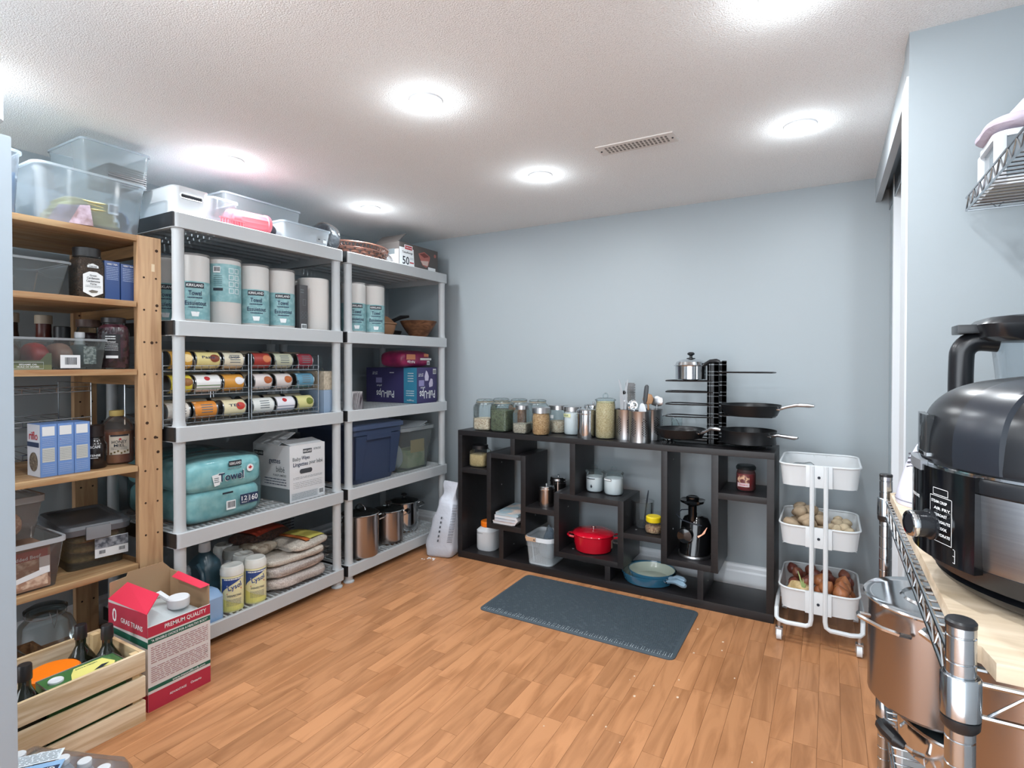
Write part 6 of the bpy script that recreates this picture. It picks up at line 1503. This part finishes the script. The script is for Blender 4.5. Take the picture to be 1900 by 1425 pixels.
scatter('onion', 'reddish onion at the left of the bottom trolley tray', 'onion', 'left onions in the trolley', [sm_], (TX - .11, TX - .045, TY - .05, TY + .0), .176, 2, .05)
t2 = thing('rooty_bulb', 'pale fibrous root bulb with curling strands in the bottom tray', 'bulb', (TX - .075, TY - .105, .17)); pillow(.095, .08, .075, 2.2, 14, .014, 131, 2, 30).build('bulb', GAR, t2)
g = G()
for i in range(16):
    a = rr.uniform(-1.2, .6); g.tube([(.02, -.03, .05), (.03 + .02 * cos(a), -.04 + .02 * sin(a), .055), (.04 + .03 * cos(a), -.045 + .02 * sin(a), .03 + rr.uniform(0, .02))], .0012, 4)
g.build('roots', GAR, t2)
t2 = thing('green_sprout', 'fresh green onion sprouts rising from the bottom tray', 'sprout', (TX - .055, TY - .13, .20)); GRN = M('sprout_green', '7f9c54', .5, noise_=(10, 'b9c48c', .3, .7))
for q, (dx, h_) in enumerate(((-.025, .10), (-.005, .07), (.004, .05))): G().tube([(0, 0, 0), (dx * .4, -.003, h_ * .5), (dx, -.004, h_)], [.005, .0045, .0015], 6).build('leaf', GRN, t2)
t2 = thing('sprouting_onion', 'onion with dark green bent sprouts at the right of the bottom tray', 'onion', (TX + .085, TY - .09, .235)); link('bulb', om_, t2); G().tube([(-.01, -.01, .02), (-.02, -.03, .02), (-.0, -.045, -.02)], [.004, .004, .002], 6).tube([(.005, -.01, .02), (.0, -.035, .01), (.01, -.04, -.03)], [.004, .004, .002], 6).build('sprout', M('sprout_dark', '4a5a34', .5), t2)
# ================================================================== wire rack at the right
RS_ = M('rack_steel', 'b4b8bc', .16, 1.0)
PX0, PYN, PYF, PX1 = .114, .686, 1.507, .55
t = thing('wire_rack', 'chrome wire shelving rack at the right edge with grooved posts', 'rack', ((PX0 + PX1) / 2, (PYN + PYF) / 2, 0))
ox, oy = (PX0 + PX1) / 2, (PYN + PYF) / 2
TOPZ, SH, SL = .965, (.905, .445, .12), .03
for x_ in (PX0, PX1):
    for y_ in (PYN, PYF):
        X_, Y_ = x_ - ox, y_ - oy
        prof = [(.0125, .0)]
        z_ = .01
        prof = [(.0125, .012)]
        while z_ < TOPZ - .03:
            z_ += .0254; prof += [(.0125, z_ - .0012), (.0115, z_ - .0004), (.0115, z_ + .0004), (.0125, z_ + .0012)]
        prof += [(.0125, TOPZ - .004)]
        p = G().lathe(prof, 20, X_, Y_).build('post', RS_, t, ang=40)
        G().lathe([(.0128, TOPZ - .006), (.0130, TOPZ - .002), (.0115, TOPZ), (0, TOPZ + .0005)], 20, X_, Y_).build('end_cap', PLK, p)
        G().lathe([(.011, .0), (.018, .0), (.018, .008), (.011, .02)], 16, X_, Y_).build('foot', PLK, p)
for k, sz in enumerate(SH):
    zt, zb = sz, sz - .032
    g = G(); hx_, hy_ = (PX1 - PX0) / 2, (PYF - PYN) / 2
    for s in (-1, 1):
        for zz in (zt, zb):
            g.tube([(s * hx_, -hy_ + .014, zz), (s * hx_, hy_ - .014, zz)], .0029, 8)
            g.tube([(-hx_ + .014, s * hy_, zz), (hx_ - .014, s * hy_, zz)], .0029, 8)
        n_ = 24; pts = [(s * hx_, -hy_ + .02 + (2 * hy_ - .04) * i / n_, zt if i % 2 else zb) for i in range(n_ + 1)]; g.tube(pts, .0019, 6)
        n_ = 12; pts = [(-hx_ + .02 + (2 * hx_ - .04) * i / n_, s * hy_, zt if i % 2 else zb) for i in range(n_ + 1)]; g.tube(pts, .0019, 6)
    fr = g.build('shelf_frame', RS_, t)
    g = G()
    for i in range(1, 32):
        yy = -hy_ + 2 * hy_ * i / 32; g.tube([(-hx_, yy, zt + .002), (hx_, yy, zt + .002)], .0018, 5)
    for xx in (-.1, .1): g.tube([(xx, -hy_, zt - .003), (xx, hy_, zt - .003)], .0028, 6)
    g.build('deck_wires', RS_, fr)
    for sx in (-1, 1):
        for sy in (-1, 1):
            c = G().lathe([(.0150, zb - .004), (.0166, zb - .002), (.0166, zt + .004), (.0152, zt + .006), (.0128, zt + .006)], 24, sx * hx_, sy * hy_, cap0=False, cap1=False).build('collar', RS_, fr)
            G().lathe([(.0128, zb - .014), (.0155, zb - .010), (.0162, zb - .004), (.0128, zb - .003)], 20, sx * hx_, sy * hy_, cap0=False, cap1=False).build('sleeve', PLK, fr) if False else None
    for sx in (-1, 1):
        for sy in (-1, 1): G().lathe([(.0128, zb - .016), (.0158, zb - .012), (.0164, zb - .004), (.0128, zb - .003)], 20, sx * hx_, sy * hy_, cap0=False, cap1=False).build('sleeve', PLK, t)
BW = M('board_wood', 'dccab2', .55, grain=((5, 26, 30), 'b9a488', .3, .64))
t = thing('wooden_board', 'bleached wooden board laid over the top of the wire rack', 'board', (ox, oy, .9085))
outl = [(-.212, -.40 + .02), (-.192, -.40 + .0), (.19, -.40), (.21, -.38), (.21, .39), (.19, .41), (-.185, .405), (-.212, .385)]
R_n = [(-.208, -.365), (-.195, -.372), (-.19, -.405), (.21, -.405), (.21, .41), (-.19, .41), (-.212, .39)]
G().loft([[(x_, y_, z_) for x_, y_ in R_n] for z_ in (0, .018)]).build('board', BW, t, False)
BZT = .9268
# pressure cooker
KB = M('cooker_black', '16181c', .28, bump=(160, .05, .0005)); KG = M('cooker_gloss', '0c0d10', .1); KST = M('cooker_steel', '9b9c9f', .32, 1.0, grain=((.6, .6, 160), '8b8c90', .3, .7))
t = thing('pressure_cooker', 'large black and steel multi cooker on the wooden board', 'cooker', (.300, .935, BZT), radians(196))
Z_ = lambda z: z
G().lathe([(.14, .0), (.155, .004), (.168, .012), (.172, .018), (.158, .020), (.158, .026), (.178, .028), (.184, .044), (.186, .05)], 64).build('base', KB, t)
G().lathe([(.1845, .048), (.187, .056), (.190, .137), (.189, .14)], 64, cap0=False, cap1=False).build('steel_band', KST, t)
G().lathe([(.189, .137), (.192, .140), (.193, .152), (.191, .157)], 64, cap0=False, cap1=False).build('upper_band', KB, t)
G().lathe([(.188, .157), (.192, .158), (.192, .161), (.188, .162)], 64, cap0=False, cap1=False).build('seam_ring', CHROME, t)
G().lathe(smoothprof([(.189, .161), (.190, .172), (.187, .205), (.177, .232), (.157, .252), (.13, .264), (.095, .271), (.07, .275), (.060, .281), (.057, .290), (.064, .298)], 4) + [(.03, .299), (0, .299)], 96, cap0=False).build('lid', KB, t)
# raised spine over the lid, from the panel to the top
pts = smoothprof([(.1895, .162), (.1905, .18), (.1885, .205), (.1785, .232), (.158, .2525), (.13, .2648), (.095, .2718), (.075, .275)], 4)
g = G(); rings = []
for i, (r_, z_) in enumerate(pts):
    hw = .034
    row_ = []
    for q in range(-6, 7):
        a = .36 + hw / .19 * q / 6 * (1 + .25 * (.19 - r_) / .1); rr2 = r_ + (.0022 if abs(q) < 6 else -.004)
        row_.append((rr2 * cos(a), rr2 * sin(a), z_ + .0012))
    rings.append(row_)
G().loft(rings, False, False, False).build('lid_spine', M('cooker_satin', '1e232b', .3), t)
def cpatch(a0, a1, z0, z1, R, th, m, name, par, n=12):
    g = G(); O = [[(R2 * cos(a0 + (a1 - a0) * i / n), R2 * sin(a0 + (a1 - a0) * i / n), z_) for z_ in (z0, z1)] for R2 in (R, R + th) for i in range(n + 1)]
    rings = [[(R * cos(a), R * sin(a), z0), ((R + th) * cos(a), (R + th) * sin(a), z0), ((R + th) * cos(a), (R + th) * sin(a), z1), (R * cos(a), R * sin(a), z1)] for a in [a0 + (a1 - a0) * i / n for i in range(n + 1)]]
    g.loft(rings); return g.build(name, m, par)
cp = cpatch(-.40, .40, .045, .158, .186, .012, KG, 'control_panel', t, 16)

G().loft([[((.186 + q) * cos(a), (.186 + q) * sin(a), z_) for z_ in (.045,)] for q in (0, .012) for a in [.0, .01]], False, False, False) if False else None
f = Face(p=(0, 0, 0), a=0., R=.1985)
f.text('PRESSURE', -.03, .115, .03, .004, INKW, cp); 
for j, s_ in enumerate(('STEAM CRISP', 'AIR FRY', 'BAKE/ROAST', 'SEAR/SAUTE', 'SLOW COOK', 'DEHYDRATE')): f.text(s_, .035 if j % 2 else .03, .118 - j * .008, .028, .0035, INKW, cp)
g = G()
def rect(x0, x1, z0, z1):
    for (a, b, c, d) in ((x0, x1, z0, z0 + .0006), (x0, x1, z1, z1 + .0006), (x0, x0 + .0006, z0, z1), (x1, x1 + .0006, z0, z1)): g.quad(f.at(a, c, .0005), f.at(b, c, .0005), f.at(b, d, .0005), f.at(a, d, .0005))
rect(.012, .05, .068, .124); rect(-.055, .055, .05, .066); rect(-.055, .055, .058, .058); rect(.018, .044, .126, .134)
g.build('panel_lines', INKW, cp, False)
R = Matrix.Rotation(.07, 4, 'Z') @ Matrix.Translation((.198, 0, .086)) @ Matrix.Rotation(pi / 2, 4, 'Y')
G().lathe([(.019, 0), (.019, .004), (.0165, .005), (.016, .024), (.0155, .026), (0, .026)], 28, mat=R).build('dial', M('dial_black', '1a1c20', .2), t); G().lathe([(.0163, .020), (.0168, .0235), (.0155, .0265), (.0125, .027)], 28, cap0=False, cap1=False, mat=R).build('dial_ring', CHROME, t)
# clear condensation window at the far left of the lid
cpatch(-.42, -.08, .172, .222, .184, .008, thin('smoke_window', 'a0a6aa', .2, '90969a', .05), 'window', t, 8); cpatch(-.43, -.07, .168, .1725, .186, .007, CHROME, 'window_trim', t, 8)
cpatch(-.42, -.06, .150, .163, .192, .008, M('latch_grey', '8a8d92', .3, .4), 'latch', t, 8)
G().lathe([(.038, .299), (.042, .302), (.042, .307), (.03, .309), (0, .309)], 28).build('vent_disc', CHROME, t); G().lathe([(.02, .309), (.02, .318), (.012, .321), (0, .321)], 20).build('vent_knob', PLK, t)

# blender jug behind
t = thing('blender', 'black handled clear blender jug behind the large cooker', 'blender', (.352, 1.335, BZT), 0)
G().lathe([(.09, 0), (.095, .01), (.09, .07), (.075, .13), (.07, .15)], 28).build('base', KB, t)
G().loft([rrect(.13, .13, .03, .15), rrect(.165, .165, .035, .335)], True, False).build('jug', thin('jug_glass', 'e8eef2', .1), t)
G().loft([rrect(.19, .175, .035, .330), rrect(.22, .18, .035, .337), rrect(.235, .185, .035, .360), rrect(.21, .165, .03, .372), rrect(.15, .13, .03, .376)]).box(-.145, -.09, -.03, .03, .345, .362, bevel=.003).build('lid', KB, t)
g = G(); hp = [(-.08, 0, .330), (-.112, 0, .332), (-.130, 0, .318), (-.134, 0, .29), (-.134, 0, .2), (-.128, 0, .16), (-.09, 0, .15)]
hp = smoothprof(hp, 4); g.tube(hp, [.0195] * len(hp), 16); g.build('handle', KB, t)
G().lathe([(.012, .15), (.012, .28), (.016, .282), (.016, .30), (.01, .335)], 14).box(-.03, .03, -.004, .004, .2, .204).box(-.004, .004, -.03, .03, .25, .254).build('blade_column', PLK, t)
# white appliance
t = thing('white_appliance', 'white rounded kitchen appliance with vent slots at the far board end', 'appliance', (.199, 1.40, BZT), 0)
rings = [ell(.15, .14, 0), ell(.155, .145, .008), ell(.15, .14, .03, cx=.002), ell(.135, .13, .08, cx=.008), ell(.115, .11, .12, cx=.016), ell(.09, .09, .15, cx=.026), ell(.05, .05, .168, cx=.036), ell(.01, .01, .173, cx=.04)]
G().loft(rings).build('body', M('appliance_white', 'd3d3e2', .3), t)
g = G()
for i in range(5): 
    zz = .072 + i * .009; a = radians(205); r_ = .0695 - (zz - .03) * .13
    g.box(-.003, .003, -.016, .016, -.0016, .0016, mat=Matrix.Translation((.008 + (r_ + .001) * cos(a), r_ * sin(a), zz)) @ Matrix.Rotation(a, 4, 'Z') @ Matrix.Rotation(.25, 4, 'X'))
g.build('vent_slots', M('slot_dark', '50505a', .7), t, False); G().loft([ell(.1565, .1465, .0095), ell(.1565, .1465, .0115)], False, False).build('seam', M('seam_grey', '8a8a96', .5), t)

# pots on the lower wire shelf
LZ = SH[1] + .004
stockpot('cooking_pot', 'wide glass lidded steel pot with black grips under the tall stockpot', .250, 1.365, LZ, .125, .065, STEEL, 'glass', None, 'black', radians(205), 'pots on the wire rack')
stockpot('stock_pot', 'tall steel stockpot with flat steel lid stacked on the lower pot', .185, 1.355, LZ + .094, .112, .20, COPPERY, None, None, 'steel', radians(222), 'pots on the wire rack')
tt = thing('flat_lid', 'flat steel lid with a raised ring on the tall stockpot', 'lid', (.185, 1.355, LZ + .2945)); G().lathe([(.119, 0), (.121, .003), (.119, .006), (.108, .003), (.100, .004), (.058, .006), (.054, .010), (.050, .006), (.0, .006)], 48).build('lid', STEEL, tt)
stockpot('cooking_pot', 'low black gripped pot carrying the second stockpot near the post', .290, 1.04, LZ, .130, .078, STEEL, None, None, 'black', radians(148), 'pots on the wire rack')
stockpot('stock_pot', 'second tall steel stockpot beside the near post, its loop handle toward the aisle', .283, 1.04, LZ + .080, .127, .315, COPPERY, None, None, 'steel', radians(205), 'pots on the wire rack')
stockpot('cooking_pot', 'low glass lidded pot nearest the picture corner', .345, .79, LZ, .115, .085, STEEL, 'glass', None, 'black', radians(160), 'pots on the wire rack')

# upper wire shelf on the right wall
UX, UY, UZ = .297, 1.776, 1.602
t = thing('wall_wire_shelf', 'chrome wire shelf high on the right wall with a zigzag edge', 'shelf', (UX, UY, UZ))
g = G(); LYs = .86; WX = X1 - UX - .004
for zz in (0, .032):
    g.tube([(0, 0, zz), (0, -LYs, zz)], .0026, 6).tube([(0, 0, zz), (WX, 0, zz)], .0026, 6).tube([(WX, 0, zz), (WX, -LYs, zz)], .0026, 6).tube([(0, -LYs, zz), (WX, -LYs, zz)], .0026, 6)
g.tube([(0, -LYs * i / 30, .032 if i % 2 else 0) for i in range(31)], .002, 6).tube([(WX * i / 12, 0, .032 if i % 2 else 0) for i in range(13)], .002, 6)
g.build('edge_frame', RS_, t)
g = G()
for i in range(1, 30): g.tube([(0, -LYs * i / 30, .003), (WX, -LYs * i / 30, .003)], .0017, 5)
for q in (.33, .66): g.tube([(WX * q, 0, 0), (WX * q, -LYs, 0)], .0026, 6)
g.build('deck_wires', RS_, t)
for yy in (-.05, -.8): G().tube([(WX, yy, -.16), (WX - .01, yy, -.16), (.12, yy, -.004)], .004, 6).box(WX - .004, WX + .003, yy - .012, yy + .012, -.18, .03).build('wall_bracket', RS_, t)
zU = UZ + .0055
t = thing('white_container', 'white framed clear container standing on the wall wire shelf', 'container', (.452, 1.66, zU), 0)
g = G()
for sx in (-1, 1):
    for sy in (-1, 1): g.box(sx * .13 - .01, sx * .13 + .01, sy * .075 - .01, sy * .075 + .01, 0, .11, bevel=.004)
g.loft([rrect(.28, .17, .03, 0), rrect(.28, .17, .03, .016)]).loft([rrect(.28, .17, .03, .105), rrect(.28, .17, .03, .118)])
g.build('frame', PLW, t); G().loft([rrect(.262, .155, .02, .014), rrect(.262, .155, .02, .108)], False, False).build('panels', CLEAR, t)
t = thing('lilac_cloth', 'folded grey lilac cloth draped over the white framed container', 'cloth', (.45, 1.66, zU + .114), .1)
pillow(.31, .2, .05, 3.4, 18, .012, 150, 2.4, 10).build('cloth', M('lilac_cloth', 'b9aebc', .85, bump=(60, .5, .004)), t)
t = thing('white_dome_lid', 'white domed appliance cover with a green ring on the lilac cloth', 'appliance', (.475, 1.66, zU + .162), 0)
G().loft([ell(.26, .2, 0, cx=-.0), ell(.255, .2, .012), ell(.22, .18, .045, cx=.01), ell(.17, .15, .08, cx=.02), ell(.11, .11, .11, cx=.03), ell(.06, .06, .125, cx=.03)]).build('body', PLW, t)
G().lathe([(.036, .120), (.038, .124), (.036, .128)], 24, .03, 0, cap0=False, cap1=False).build('green_ring', M('ring_green', '9fd08a', .4), t); G().lathe([(.03, .126), (.031, .15), (.026, .156), (0, .157)], 20, .03, 0).build('cap', PLW, t)
